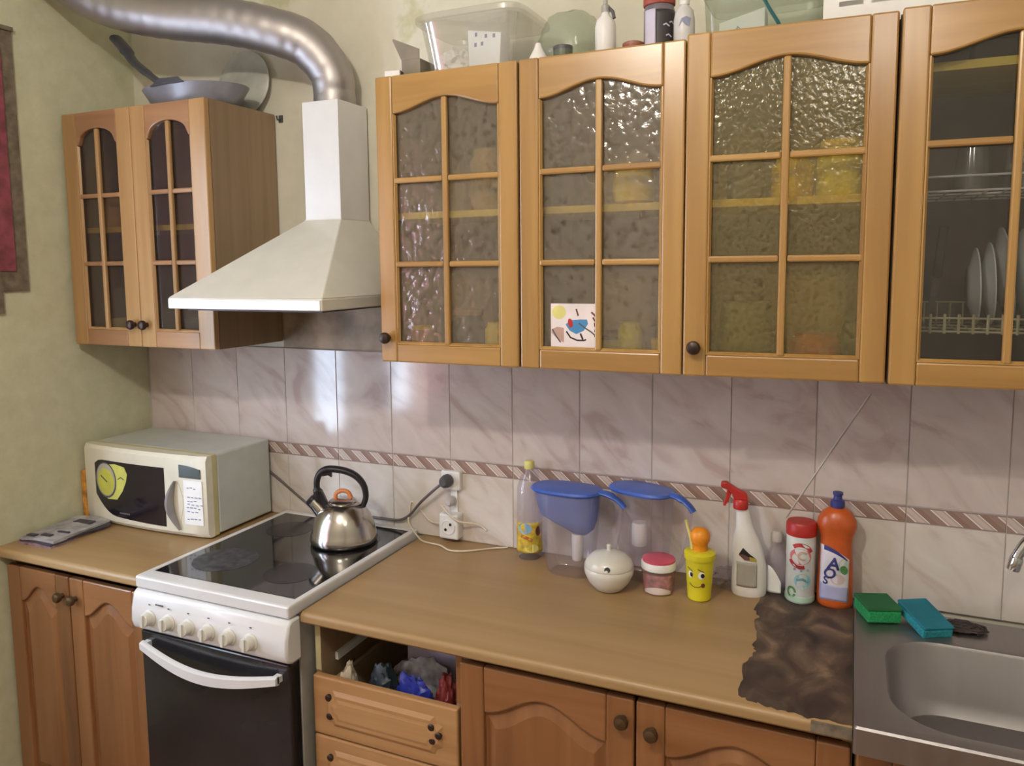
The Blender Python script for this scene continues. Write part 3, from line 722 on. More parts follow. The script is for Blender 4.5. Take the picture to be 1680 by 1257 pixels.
def sponge(name, label, mat, pad, loc, rz, tilt, w=0.085, l=0.062, h=0.032):
    t = thing(name, label, 'sponge', loc, rz); t.rotation_euler = (tilt[0], tilt[1], rz)
    B().box(-w/2, w/2, -l/2, l/2, 0, h*0.78).obj('foam', mat, t, bevel=0.005); B().box(-w/2, w/2, -l/2, l/2, h*0.78, h).obj('scouring_pad', pad, t, bevel=0.002)
sponge('sponge', 'green sponge on the sink rim beside the orange bottle', M_GREENS, flat('dark_green_pad', (38, 104, 62), 0.95), (1.765, -0.118, 0.8625), 0.35, (0, 0), 0.075, 0.085, 0.036)
sponge('sponge', 'teal blue sponge leaning on the sink rim right of the green sponge', M_TEALS, flat('teal_pad', (32, 118, 138), 0.95), (1.857, -0.135, 0.8675), 0.50, (0.20, 0.0), 0.068, 0.105, 0.028)
rnd = random.Random(4); b = B()
for q in range(26):
    a0 = rnd.uniform(0, 6.28); R_ = rnd.uniform(0.014, 0.044); P = []
    for k in range(22):
        a = a0+k*0.55; rr_ = R_*(0.7+0.3*math.sin(k*0.9+q)); P.append((rr_*1.15*math.cos(a), rr_*0.85*math.sin(a), 0.0035+0.014*(0.5+0.5*math.sin(k*0.7+q*1.3))*(1-R_/0.06)))
    b.tube(P, 0.0012, 0, 4)
b.lathe([(0.028, 0.0005), (0.036, 0.005), (0.024, 0.010), (0.006, 0.012)], seg=14, sy=0.75)
tag(b.obj('scourer', M_SCOUR, None, loc=(1.938, -0.121, 0.8625)), 'dark wire scourer pad behind the sink bowl', 'scourer')

# ------------------------------------------------------------------ microwave and left counter things
mw = thing('microwave', 'cream microwave oven with dark window and round cup sticker', 'microwave', (-0.3175, 0, 0.850))
w = 0.2595
b = B(); b.box(-w, w, -0.2598, -0.024, 0.008, 0.256); b.obj('case', M_GREYP, mw, bevel=0.006)
B().box(-w, w, -0.2800, -0.2600, 0.006, 0.257).obj('case_seam', M_YELLOWED, mw, bevel=0.002)
# bulged front
def fr(x): return -0.310-0.016*(1-(x/w)**2)
b = B(); xs = [-w+2*w*i/20 for i in range(21)]
rows_ = []
for x in xs:
    k = 0.004 if abs(abs(x)-w) < 1e-6 else 0
    zb = 0.006-0.0*x
    rows_.append([(x, -0.2802, zb), (x, fr(x)+0.010+k, zb), (x, fr(x)+k, zb+0.012+k), (x, fr(x)+k, 0.246-k), (x, fr(x)+0.008+k, 0.257), (x, -0.2802, 0.257)])
b.rings(rows_); b.obj('front', M_CREAM, mw, smooth=35)
def mwplate(name, mat, poly, d0, d1):
    b = B(); b.rings([[(x, fr(x)-d0, z) for x, z in poly], [(x, fr(x)-d1, z) for x, z in poly]]); return b.obj(name, mat, mw)
def arcpts(x0, x1, zf, n=10): return [(x0+(x1-x0)*i/n, zf((i/n))) for i in range(n+1)]
xw0, xw1 = -0.200, 0.108
poly = arcpts(xw0, xw1, lambda u: 0.046+0.030*(1-math.sin(PI/2*min(1, u*2.2+0.0)))*1.0-0.004*u)+arcpts(xw1, xw0, lambda u: 0.212-0.006*(1-u))
# split the window in strips that follow the bulge
def strip_plate(name, mat, zlo, zhi, x0, x1, d0, d1, n=16):
    b = B(); R_ = []
    for i in range(n+1):
        u = i/n; x = x0+(x1-x0)*u
        R_.append([(x, fr(x)-d0, zlo(u)), (x, fr(x)-d1, zlo(u)), (x, fr(x)-d1, zhi(u)), (x, fr(x)-d0, zhi(u))])
    b.rings(R_); return b.obj(name, mat, mw, smooth=35)
strip_plate('window', flat('microwave_window', (34, 28, 36), 0.12, 0, 0.3), lambda u: 0.040+0.060*(1-min(1, u*3.2))**2-0.010*math.sin(PI/2*u), lambda u: 0.214-0.014*(1-min(1, u*9))**2, xw0, xw1, -0.004, 0.0012)
def disc_on_front(name, mat, cx, cz, pts, d):
    b = B(); b.rings([[(cx+x, fr(cx+x)-d+0.0006, cz+z) for x, z in pts], [(cx+x, fr(cx+x)-d, cz+z) for x, z in pts]]); return b.obj(name, mat, mw)
SC = 1.5
cup = [(-0.005, 0.030), (0.028, 0.034), (0.056, 0.030), (0.064, 0.016), (0.060, 0.0), (0.048, -0.022), (0.030, -0.042), (0.0, -0.044), (-0.02, -0.02)]
disc_on_front('cup_sticker', M_LEMON, -0.142, 0.155, [(x*SC, z*SC) for x, z in cup], 0.0022)
disc_on_front('sticker_ring', M_GREYD, -0.146, 0.150, ell(0.049, 0.058, 28), 0.0028)
disc_on_front('sticker_ring', flat('sticker_grey', (176, 174, 160), 0.5), -0.146, 0.151, ell(0.045, 0.053, 28), 0.0034)
disc_on_front('sticker_face', flat('sticker_yellow', (200, 200, 84), 0.5), -0.145, 0.145, ell(0.039, 0.043, 28), 0.0040)
disc_on_front('sticker_hand', M_GREYD, -0.150, 0.151, band([(-0.018, 0.012), (0.012, -0.006)], 0.004), 0.0046)
disc_on_front('sticker_hand', M_GREYD, -0.075, 0.164, band([(-0.014, -0.006), (0.0, 0.002), (0.014, -0.004)], 0.003), 0.0028)
b = B()
for q in range(6): b.box(-0.088+q*0.0075, -0.0825+q*0.0075, fr(-0.07)-0.002, fr(-0.07)-0.0005, 0.048, 0.052)
b.obj('marking', flat('grey_print', (120, 116, 120), 0.5), mw)
strip_plate('display', flat('display_grey', (66, 74, 70), 0.25), lambda u: 0.190-0.001*u, lambda u: 0.229-0.012*u*u, 0.166, 0.243, -0.002, 0.0015)
strip_plate('keypad', M_PAPER, lambda u: 0.046, lambda u: 0.182, 0.180, 0.247, -0.002, 0.0012)
rnd = random.Random(2)
for zz in (0.158, 0.128, 0.118, 0.107, 0.096, 0.085, 0.062):
    b = B()
    x = 0.186+rnd.uniform(0, 0.008)
    for q in range(rnd.choice((3, 4))):
        l = rnd.uniform(0.006, 0.010); dz = rnd.uniform(-0.002, 0.002); b.box(x, x+l, fr(x)-0.0022, fr(x)-0.0008, zz+dz, zz+dz+0.0028); x += l+rnd.uniform(0.003, 0.007)
    b.obj('marking', M_PENCIL, mw)
b = B(); R_ = []
for i in range(21):                                    # sickle handle
    t = i/20; z = 0.028+0.150*t; bow = math.sin(PI*t); x = 0.150-0.030*bow+0.012*(1-t); ww = 0.004+0.012*bow
    R_.append([(x-ww*0.4, fr(x)-0.002, z), (x, fr(x)-0.010-0.012*bow, z), (x+ww, fr(x)-0.012-0.016*bow, z), (x+ww*1.1, fr(x)-0.002, z)])
b.rings(R_); b.obj('handle', flat('handle_grey', (150, 146, 148), 0.35), mw, smooth=50)
strip_plate('handle_recess', M_CREAM, lambda u: 0.04+0.06*abs(2*u-1), lambda u: 0.172-0.04*abs(2*u-1), 0.148, 0.176, -0.001, 0.0015, 8)
for sx in (-1, 1):
    for y in (-0.26, -0.05): B().lathe([(0.012, 0), (0.012, 0.009)], seg=12).obj('foot', M_BLACK, mw, loc=(sx*0.22, y, 0))
# orange packet behind the microwave
t = thing('packet', 'orange packet standing between the microwave and the left wall', 'packet', (-0.592, -0.262, 0.850))
B().box(-0.010, 0.010, -0.045, 0.045, 0, 0.165).obj('wrapper', flat('orange_wrapper', (200, 140, 60), 0.5, 0, 0, 0.25, 30), t, bevel=0.004)
B().box(-0.0103, 0.0103, -0.03, 0.03, 0.04, 0.10).obj('print', flat('amber_print', (214, 170, 92), 0.5, 0, 0, 0.2, 60), t)
# folded newspapers
npap = thing('newspaper', 'folded grey newspapers lying left of the microwave', 'newspaper', (-0.515, -0.440, 0.850), 0.0)
for k, (dx, dy, rz, mt, h) in enumerate(((0, 0, 0.16, M_MAG, 0.005), (0.004, 0.004, 0.10, M_NEWSD, 0.006), (-0.003, 0.008, 0.19, M_NEWS, 0.007))):
    z0 = [0, 0.0052, 0.0114][k]
    b = B(); R_ = []
    for i in range(9):
        u = i/8; y = -0.105+0.21*u; lift = (0.006*max(0, u-0.4) if k else 0)
        R_.append([(-0.068+0.004*math.sin(u*7+k), y, z0+lift), (0.068+0.003*math.sin(u*9), y, z0+lift), (0.068, y, z0+h+lift+0.002*math.sin(u*6)), (0.0, y, z0+h+lift+0.004), (-0.068, y, z0+h+lift)])
    b.rings(R_); b.obj('sheet', mt, npap, smooth=30, loc=(dx, dy, 0), rot=(0, 0, rz-0.1))
for x0, x1, y0, y1 in ((-0.02, 0.045, 0.052, 0.078), (-0.01, 0.025, -0.075, -0.06), (-0.052, -0.02, -0.088, -0.072), (0.012, 0.055, -0.035, -0.027)):
    o = B().box(x0, x1, y0, y1, 0.0225, 0.0255).obj('headline', M_NEWSD, npap, rot=(0, 0, 0.09))

# ------------------------------------------------------------------ kettle
kt = thing('kettle', 'stainless steel kettle with black arched handle on the hob', 'kettle', (0.352, -0.192, 0.8690), 0.4227)
prof = [(0.090, 0), (0.0955, 0.004), (0.0975, 0.010), (0.0965, 0.022), (0.0925, 0.034), (0.0915, 0.037), (0.0875, 0.055), (0.079, 0.078), (0.066, 0.099), (0.052, 0.112), (0.040, 0.118)]
b = B(); b.lathe(prof, seg=48); b.obj('body', M_STEEL, kt, smooth=40)
b = B(); b.lathe([(0.041, 0.1165), (0.041, 0.121), (0.034, 0.126), (0.012, 0.129), (0.006, 0.131)], seg=32); b.obj('lid', M_STEEL, kt, smooth=40)
b = B(); b.tube(smooth_path([(-0.022, 0, 0.128), (-0.020, 0, 0.140), (-0.010, 0, 0.149), (0.006, 0, 0.150), (0.018, 0, 0.143), (0.024, 0, 0.128)], 5), 0.0062, 0, 10); b.obj('lid_knob', M_COPPER, kt, smooth=50)
b = B(); b.tube([(-0.060, 0, 0.086), (-0.078, 0, 0.108), (-0.092, 0, 0.124)], [0.022, 0.0185, 0.0168], 0, 18, cap=(True, False)); b.obj('spout', M_STEEL, kt, smooth=50)
b = B(); b.tube([(-0.089, 0, 0.121), (-0.0955, 0, 0.128), (-0.0975, 0, 0.130)], [0.0186, 0.0175, 0.012], 0, 18); b.obj('spout_cap', M_BLACK, kt, smooth=50)
hp = smooth_path([(-0.072, 0, 0.120), (-0.074, 0, 0.150), (-0.074, 0, 0.180), (-0.064, 0, 0.203), (-0.044, 0, 0.215), (-0.015, 0, 0.214), (0.015, 0, 0.207), (0.042, 0, 0.192), (0.062, 0, 0.165), (0.067, 0, 0.132), (0.058, 0, 0.104)], 6)
b = B(); n = len(hp); b.tube(hp, [0.0105+0.003*math.sin(PI*i/n)+(0.004 if i < 8 else 0) for i in range(n)], 0, 12, flat=0.75); b.obj('handle', M_BLACK, kt, smooth=50)
b = B(); b.prism([(-0.060, 0.207), (-0.030, 0.207), (-0.030, 0.192), (-0.040, 0.198), (-0.056, 0.195)], -0.007, 0.007); b.obj('trigger', M_BLACK, kt)
b = B(); b.prism([(-0.092, 0.128), (-0.082, 0.146), (-0.062, 0.156), (-0.044, 0.114), (-0.056, 0.104)], -0.010, 0.010); b.obj('handle_bracket', M_BLACK, kt, bevel=0.003)

# ------------------------------------------------------------------ sockets and cords
def cord(name, label, mat, pts, r): 
    b = B(); b.tube(smooth_path(pts, 6), r, 0, 8); return tag(b.obj(name, mat, None, smooth=60), label, 'cord')
so = thing('socket', 'white wall socket column below the border tiles right of the stove', 'socket', (0.618, -0.0075, 0.852))
B().box(-0.030, 0.034, -0.022, 0, 0.155, 0.212).obj('upper_socket', M_WPL, so, bevel=0.005)
B().box(-0.004, 0.018, -0.009, 0, 0.086, 0.156).obj('cable_cover', M_WPL, so)
B().box(-0.030, 0.034, -0.040, 0, 0.010, 0.086).obj('lower_socket', M_WPL, so, bevel=0.006)
b = B(); b.lathe([(0.023, 0), (0.023, 0.002), (0.020, 0.003), (0.019, 0.0015)], seg=24); b.obj('socket_ring', M_WPL, so, loc=(0.002, -0.040, 0.047), rot=(PI/2, 0, 0))
for px, pz in ((-0.006, 0.039), (0.010, 0.056)):
    B().lathe([(0.0042, 0), (0.0042, 0.0015)], seg=12).obj('socket_hole', M_BLACK, so, loc=(px, -0.0415, pz), rot=(PI/2, 0, 0))
pl = thing('plug', 'dark grey plug with grey cord in the upper wall socket', 'plug', (0.613, -0.030, 1.036))
b = B(); b.lathe([(0.019, 0), (0.020, 0.010), (0.017, 0.026), (0.010, 0.034)], seg=20); b.obj('plug_body', M_GREYD, pl, smooth=40, rot=(PI/2, 0, 0))
b = B(); b.tube(smooth_path([(-0.012, -0.018, -0.008), (-0.030, -0.018, -0.022), (-0.09, -0.008, -0.075), (-0.135, 0.004, -0.122), (-0.175, 0.008, -0.145), (-0.235, 0.012, -0.150), (-0.30, 0.0135, -0.154), (-0.345, 0.0145, -0.18), (-0.365, 0.0145, -0.24)], 6), 0.0042, 0, 8); b.obj('cord', M_CORDG, pl, smooth=60)
pw = thing('plug', 'white plug hanging below the dark plug on the socket column', 'plug', (0.620, -0.0165, 0.972))
b = B(); b.lathe([(0.014, 0), (0.015, 0.012), (0.012, 0.024), (0.007, 0.030)], seg=18); b.obj('plug_body', flat('greyish_white', (196, 192, 190), 0.45), pw, smooth=40, rot=(PI/2, 0, 0))
cord('cord', 'white flex hanging from the white plug to the right', M_CORDW, [(0.600, -0.050, 0.966), (0.625, -0.055, 0.944), (0.655, -0.050, 0.922), (0.690, -0.030, 0.914), (0.712, -0.016, 0.905), (0.728, -0.014, 0.893)], 0.0028)
cord('cord', 'white flex looping on the worktop below the socket', M_CORDW, [(0.586, -0.036, 0.905), (0.545, -0.018, 0.898), (0.505, -0.0145, 0.930), (0.478, -0.0145, 0.950), (0.471, -0.018, 0.918), (0.478, -0.035, 0.890), (0.520, -0.055, 0.860), (0.55, -0.070, 0.8532), (0.610, -0.080, 0.8532), (0.655, -0.105, 0.8532), (0.705, -0.090, 0.8532), (0.76, -0.045, 0.8532), (0.80, -0.020, 0.8535)], 0.0026)
cord('cord', 'grey power cord hanging between microwave and kettle', M_CORDG, [(-0.10, -0.0160, 1.01), (-0.035, -0.0150, 0.972), (0.020, -0.0125, 0.935), (0.075, -0.0125, 0.900), (0.105, -0.0145, 0.880), (0.135, -0.0150, 0.845), (0.150, -0.0150, 0.79)], 0.0038)
cord('cord', 'thin pale cord running up the tiles to the right cabinets', flat('pale_line', (206, 198, 192), 0.4), [(1.556, -0.0110, 1.035), (1.60, -0.0105, 1.115), (1.665, -0.0105, 1.232), (1.735, -0.0105, 1.357)], 0.0022)

# ------------------------------------------------------------------ counter things
CAM_A = lambda x, y: math.degrees(math.atan2(-2.0426-y, 1.695-x))       # angle that faces the room's middle
# oil bottle
ob = thing('oil_bottle', 'clear oil bottle with yellow sunflower label and pale yellow cap', 'bottle', (0.882, -0.052, 0.850))
prof = [(0.030, 0), (0.035, 0.004), (0.036, 0.02), (0.0355, 0.10), (0.0365, 0.115), (0.0355, 0.15), (0.0345, 0.20), (0.026, 0.228), (0.014, 0.245), (0.012, 0.258)]
b = B(); b.lathe(prof, seg=28, cap=(True, False)); b.obj('bottle_body', M_CLP, ob, smooth=40)
a = CAM_A(0.882, -0.052)
wrap('label', flat('oil_label', (214, 184, 66), 0.5, 0, 0, 0.12, 60), ob, prof, a-75, a+75, 0.022, 0.108, off=0.0008)
wrapped_poly('print', M_SKY, ob, prof, a-22, 0.092, ell(0.020, 0.016, 14), off=0.0022)
wrapped_poly('print', M_BRN, ob, prof, a+38, 0.084, ell(0.008, 0.014, 12), off=0.0022)
wrapped_poly('print', flat('rust_print', (196, 112, 46), 0.5), ob, prof, a-5, 0.062, band([(-0.022, 0.008), (-0.006, 0.004), (0.010, -0.004)], 0.009), off=0.0022)
wrapped_poly('print', M_YELP, ob, prof, a+8, 0.036, ell(0.020, 0.012, 14), off=0.0022)
b = B(); b.lathe([(0.0135, 0.254), (0.0145, 0.256), (0.0145, 0.272), (0.012, 0.276)], seg=20); b.obj('cap', M_YELP, ob, smooth=40)

# filter jugs
def jug(label, loc, rz, funnel, s=1.0, k=1.0):
    t = thing('filter_jug', label, 'jug', loc, rz)
    def L(rows_): return [(z*k, cx*s, cy, rx*s, ry*s, e) for z, cx, cy, rx, ry, e in rows_]
    b = B(); b.loft(L([(0.0, -0.002, 0, 0.062, 0.044, 3), (0.006, -0.003, 0, 0.067, 0.048, 3), (0.10, -0.010, 0, 0.084, 0.056, 3), (0.216, -0.016, 0, 0.100, 0.062, 2.8)]), cap=(True, False)); b.obj('pitcher', M_CLP, t, smooth=40)
    zt = 0.2165
    b = B(); b.loft(L([(zt, -0.016, 0, 0.104, 0.066, 2.6), (zt+0.004, -0.016, 0, 0.108, 0.068, 2.6), (zt+0.009, -0.016, 0, 0.104, 0.064, 2.6), (zt+0.012, -0.016, 0, 0.080, 0.046, 2.4), (zt+0.013, -0.016, 0, 0.030, 0.018, 2.2)]))
    b.obj('lid', M_BLUE, t, smooth=40)
    zt *= k
    b = B(); b.tube(smooth_path([(0.084*s, 0, zt+0.006), (0.112*s, 0, zt+0.003), (0.142*s, 0, zt-0.010), (0.160*s, 0, zt-0.026)], 5), [0.015]*8+[0.012]*8, 0, 12, flat=0.5); b.obj('handle_cap', M_BLUE, t, smooth=50)
    b = B(); b.tube(smooth_path([(0.150*s, 0, zt-0.020), (0.142*s, 0, 0.13), (0.120*s, 0, 0.06), (0.075*s, 0, 0.028)], 6), 0.0085, 0, 10, flat=0.7); b.obj('handle', M_CLP, t, smooth=50)
    if funnel:
        b = B(); b.loft([(lambda c_, s_: (0.112-0.006*c_)*k, 0.016*s, 0, 0.030*s, 0.020*s, 2.2), (lambda c_, s_: (0.130-0.008*c_)*k, 0.004*s, 0, 0.062*s, 0.040*s, 2.6), (lambda c_, s_: (0.150-0.004*c_)*k, -0.010*s, 0, 0.084*s, 0.052*s, 2.8), (0.214*k, -0.016*s, 0, 0.097*s, 0.060*s, 2.8)], cap=(True, False)); b.obj('funnel', M_BLT, t, smooth=40)
        b = B(); b.lathe([(0.013, 0.038), (0.015, 0.042), (0.016, 0.100), (0.015, 0.110)], seg=20, c=(0.018, -0.004, 0)); b.obj('filter_cartridge', M_WPL, t, smooth=40)
    else:
        b = B(); b.lathe([(0.018, 0.085), (0.020, 0.09), (0.020, 0.140), (0.018, 0.146)], seg=20, c=(-0.02, 0, 0)); b.obj('filter_cartridge', M_WPL, t, smooth=40)
    return t
jug('filter jug with blue lid and blue funnel nearest the oil bottle', (1.028, -0.112, 0.850), -0.06, True, 0.91, 1.02)
jug('clear filter jug with blue lid behind the pink lidded jar', (1.219, -0.077, 0.850), -0.30, False, 0.84, 1.06)

# sugar bowl
sb = thing('sugar_bowl', 'round white ceramic sugar bowl in front of the filter jugs', 'bowl', (1.150, -0.180, 0.850))
b = B(); b.lathe([(0.030, 0), (0.036, 0.003), (0.052, 0.022), (0.0615, 0.043), (0.0625, 0.056), (0.060, 0.060)], seg=36); b.obj('bowl', M_CER, sb, smooth=50)
b = B(); b.lathe([(0.0615, 0.0602), (0.0625, 0.063), (0.056, 0.078), (0.040, 0.092), (0.018, 0.099), (0.007, 0.101)], seg=36); b.obj('lid', M_CER, sb, smooth=50)
b = B(); b.lathe([(0.006, 0.0995), (0.0055, 0.108), (0.0065, 0.113), (0.004, 0.116)], seg=16); b.obj('lid_knob', M_CER, sb, smooth=50)
a = CAM_A(1.146, -0.165)
for e, (mt, r1) in enumerate(((M_BLACK, 0.0062), (M_CHROME, 0.0032))):
    wrapped_poly('hole', mt, sb, [(0.0625, 0.0), (0.0625, 0.056), (0.0625, 0.063), (0.056, 0.078), (0.04, 0.092)], a-4, 0.071, ell(r1*1.2, r1, 14, cx=-0.002*e, cz=-0.004*e), off=0.0012+0.0006*e)
# pink lidded jar
pj = thing('jar', 'small clear jar with pink contents and pink lid right of the sugar bowl', 'jar', (1.268, -0.143, 0.850))
prof = [(0.034, 0), (0.038, 0.004), (0.040, 0.030), (0.0415, 0.062)]
b = B(); b.lathe(prof, seg=30, cap=(True, False)); b.obj('jar_body', M_CLP, pj, smooth=40)
b = B(); b.lathe([(0.032, 0.002), (0.0365, 0.006), (0.0385, 0.030), (0.039, 0.050)], seg=30); b.obj('contents', M_PINKB, pj, smooth=40)
a = CAM_A(1.268, -0.143)
wrap('label', flat('pale_pink_label', (224, 208, 204), 0.5), pj, prof, a-60, a+50, 0.002, 0.022, off=0.001, top=lambda u: 0.45+0.55*math.sin(PI*u))
b = B(); b.lathe([(0.0425, 0.060), (0.0435, 0.061), (0.0435, 0.076), (0.041, 0.079)], seg=30); b.obj('rim', M_WPL, pj, smooth=40)
b = B(); b.lathe([(0.0405, 0.079), (0.041, 0.084), (0.036, 0.087), (0.01, 0.088)], seg=30); b.obj('lid', M_PINKL, pj, smooth=40)
# yellow tumbler with a face
ty = thing('tumbler', 'yellow plastic tumbler with a smiling face and orange domed straw lid', 'cup', (1.370, -0.150, 0.850))
prof = [(0.024, 0), (0.0275, 0.003), (0.0285, 0.012), (0.034, 0.102)]
b = B(); b.lathe(prof, seg=32); b.obj('cup', M_YEL, ty, smooth=40)
b = B(); b.lathe([(0.0335, 0.102), (0.037, 0.103), (0.0375, 0.117), (0.034, 0.121), (0.022, 0.123)], seg=32); b.obj('rim', M_YEL, ty, smooth=40)
b = B(); b.lathe([(0.019, 0.1225), (0.018, 0.136), (0.020, 0.139)], seg=24); b.obj('neck', M_ORGL, ty, smooth=40)
b = B(); b.lathe([(0.018, 0.138), (0.0235, 0.148), (0.0245, 0.158), (0.022, 0.168), (0.015, 0.176), (0.005, 0.179)], seg=24); b.obj('dome_lid', M_ORGL, ty, smooth=60)
b = B(); b.tube([(-0.017, -0.006, 0.124), (-0.021, -0.007, 0.150), (-0.033, -0.010, 0.196)], 0.0036, 0, 10); b.obj('straw', M_YELP, ty, smooth=50)
a = CAM_A(1.37, -0.15)
for da, sz in ((-40, 0.8), (8, 1.0)):
    wrapped_poly('eye', M_PAPER, ty, prof, a+da, 0.069, ell(0.0078*sz, 0.0090, 16), off=0.0010)
    wrapped_poly('pupil', M_BLACK, ty, prof, a+da+5, 0.069, ell(0.0045*sz, 0.0058, 14), off=0.0017)
    wrapped_poly('brow', M_BRN, ty, prof, a+da, 0.081, band([(-0.009, 0.004), (-0.003, 0.001), (0.006, -0.003)], 0.0016), off=0.0010)
wrapped_poly('mouth', M_BRN, ty, prof, a-16, 0.042, band([(-0.016, 0.004), (-0.010, -0.001), (-0.002, -0.004), (0.008, -0.003), (0.016, 0.003)], 0.0018), off=0.0010)
wrapped_poly('tongue', M_BRN, ty, prof, a+16, 0.044, ell(0.0048, 0.0058, 12), off=0.0010)
# small clear bag behind the tumbler
bag('plastic_bag', 'small crumpled clear bag behind the yellow tumbler', 'bag', M_CLP, (1.425, -0.046, 0.850), 0.045, 0.034, 0.045, 31)

# spray bottle
sp = thing('spray_bottle', 'white spray bottle with red trigger and dark emblem', 'bottle', (1.478, -0.076, 0.850), 0.15)
prof = [(0.038, 0), (0.041, 0.005), (0.0415, 0.02), (0.0405, 0.075), (0.037, 0.115), (0.030, 0.145), (0.021, 0.170), (0.0165, 0.205), (0.0155, 0.222)]
b = B()
for (r_, z) in (): pass
b.rings([[(r_*math.cos(2*PI*i/32)-0.16*max(0, z-0.08)*0.9, 0.66*r_*math.sin(2*PI*i/32), z) for i in range(32)] for r_, z in prof]); b.obj('bottle_body', M_WPL, sp, smooth=50)
def sprayshape(name, mat, pts, off):
    b = B()
    def pos(u, z, e):
        r_ = interp(prof, z); k = max(-0.95, min(0.95, u/r_)); return (u-0.16*max(0, z-0.08)*0.9, -(0.66*r_*math.sqrt(1-k*k)+e), z)
    b.rings([[pos(u, z, off-0.0006) for u, z in pts], [pos(u, z, off) for u, z in pts]]); return b.obj(name, mat, sp)
b = B(); R_ = []
for i in range(17):
    x = -0.030+0.048*i/16; r = []
    for q in range(9):
        z = 0.026+0.062*q/8; r_ = interp(prof, z); kk = max(-0.96, min(0.96, x/r_)); r.append((x-0.16*max(0, z-0.08)*0.9, -(0.66*r_*math.sqrt(1-kk*kk)+0.0008), z))
    R_.append(r)
b.rings(R_, 0, (False, False), closed=False); o = b.obj('label', flat('grey_label', (176, 172, 160), 0.5), sp, smooth=50)
so_ = o.modifiers.new('thickness', 'SOLIDIFY'); so_.thickness = 0.0004
sprayshape('emblem', M_BLACK, [(-0.022, 0.107), (-0.010, 0.124), (0.004, 0.110), (0.016, 0.100), (0.004, 0.098)], 0.0016)
sprayshape('emblem', flat('emblem_brown', (120, 78, 70), 0.5), [(-0.023, 0.106), (-0.012, 0.108), (0.004, 0.101), (0.004, 0.094), (-0.010, 0.094)], 0.0022)
sprayshape('emblem', flat('emblem_gold', (196, 176, 70), 0.5), [(0.002, 0.104), (0.018, 0.099), (0.018, 0.092), (0.002, 0.093)], 0.0028)
b = B(); b.lathe([(0.0175, 0.216), (0.0180, 0.218), (0.0180, 0.236), (0.015, 0.240)], seg=24, c=(-0.0235, 0, 0)); b.obj('collar', M_RED, sp, smooth=40)
b = B(); b.prism([(-0.006, 0.238), (-0.040, 0.238), (-0.044, 0.252), (-0.058, 0.264), (-0.072, 0.269), (-0.070, 0.281), (-0.056, 0.282), (-0.050, 0.277), (-0.032, 0.266), (-0.010, 0.256)], -0.010, 0.010); b.obj('spray_head', M_RED, sp, bevel=0.003)
b = B(); b.prism([(-0.046, 0.252), (-0.056, 0.262), (-0.060, 0.240), (-0.066, 0.222), (-0.060, 0.220), (-0.052, 0.236)], -0.006, 0.006); b.obj('trigger', M_RED, sp, bevel=0.002)
# clear bottle with white label
cb = thing('spray_bottle', 'clear empty bottle with a white label between spray bottle and powder tin', 'bottle', (1.538, -0.040, 0.850), 0.1)
prof2 = [(0.028, 0), (0.031, 0.004), (0.031, 0.055), (0.028, 0.085), (0.020, 0.108), (0.013, 0.120), (0.012, 0.135)]
b = B(); b.lathe(prof2, seg=28, sy=0.7, cap=(True, False)); b.obj('bottle_body', M_CLP, cb, smooth=40)
b = B(); b.lathe([(0.0135, 0.132), (0.014, 0.150), (0.010, 0.158)], seg=18, sy=0.9); b.obj('cap', flat('grey_cap', (190, 184, 178), 0.5), cb, smooth=40)
wrap('label', M_PAPER, cb, prof2, 228, 292, 0.006, 0.074, sy=0.7, off=0.001, top=lambda u: 1.0-0.62*u*u)
# scouring powder tin
pt = thing('powder_tin', 'white scouring powder container with red lid and red swirl', 'container', (1.5955, -0.062, 0.850))
prof = [(0.031, 0), (0.0335, 0.003), (0.0335, 0.165)]
b = B(); b.lathe(prof, seg=32); b.obj('container_body', flat('pale_mint', (222, 226, 222), 0.4), pt, smooth=40)
b = B(); b.lathe([(0.0350, 0.165), (0.0355, 0.167), (0.0350, 0.193), (0.032, 0.197), (0.02, 0.198)], seg=32); b.obj('lid', M_RED, pt, smooth=40)
a = CAM_A(1.598, -0.058)
def arc(rx, rz, a0, a1, n=14): return [(rx*math.cos(math.radians(a0+(a1-a0)*i/n)), rz*math.sin(math.radians(a0+(a1-a0)*i/n))) for i in range(n+1)]
wrapped_poly('print', flat('red_print', (190, 60, 66), 0.5), pt, prof, a, 0.120, band(arc(0.026, 0.027, 20, 130), 0.009), off=0.0012)
wrapped_poly('print', flat('rose_print', (214, 120, 126), 0.5), pt, prof, a-4, 0.118, ell(0.026, 0.020, 20, cx=0.002), off=0.0008)
wrapped_poly('print', flat('red_print_dark', (176, 48, 58), 0.5), pt, prof, a, 0.116, band(arc(0.026, 0.024, 200, 290), 0.008), off=0.0012)
wrapped_poly('print', flat('tan_print', (206, 168, 150), 0.5), pt, prof, a+6, 0.118, band([(x_+0.002, z_+0.002) for x_, z_ in arc(0.011, 0.009, 40, 300)], 0.0045), off=0.0014)
wrapped_poly('print', M_PENCIL, pt, prof, a+4, 0.084, band([(-0.018, 0.002), (0.0, 0.0), (0.018, 0.001)], 0.006), off=0.0010)
wrapped_poly('print', M_AQUA, pt, prof, a+10, 0.058, ell(0.020, 0.018, 18), off=0.0008)
wrapped_poly('print', flat('deep_aqua', (110, 160, 172), 0.5), pt, prof, a+10, 0.060, band([(-0.014, 0.0), (0.0, 0.003), (0.014, -0.005)], 0.006), off=0.0014)
wrapped_poly('print', M_GREEN, pt, prof, a-34, 0.028, band(arc(0.0095, 0.0115, 0, 340), 0.005), off=0.0012)
wrap('base_band', flat('mint_band', (176, 204, 184), 0.5), pt, prof, a-100, a+100, 0.004, 0.018, off=0.0006)
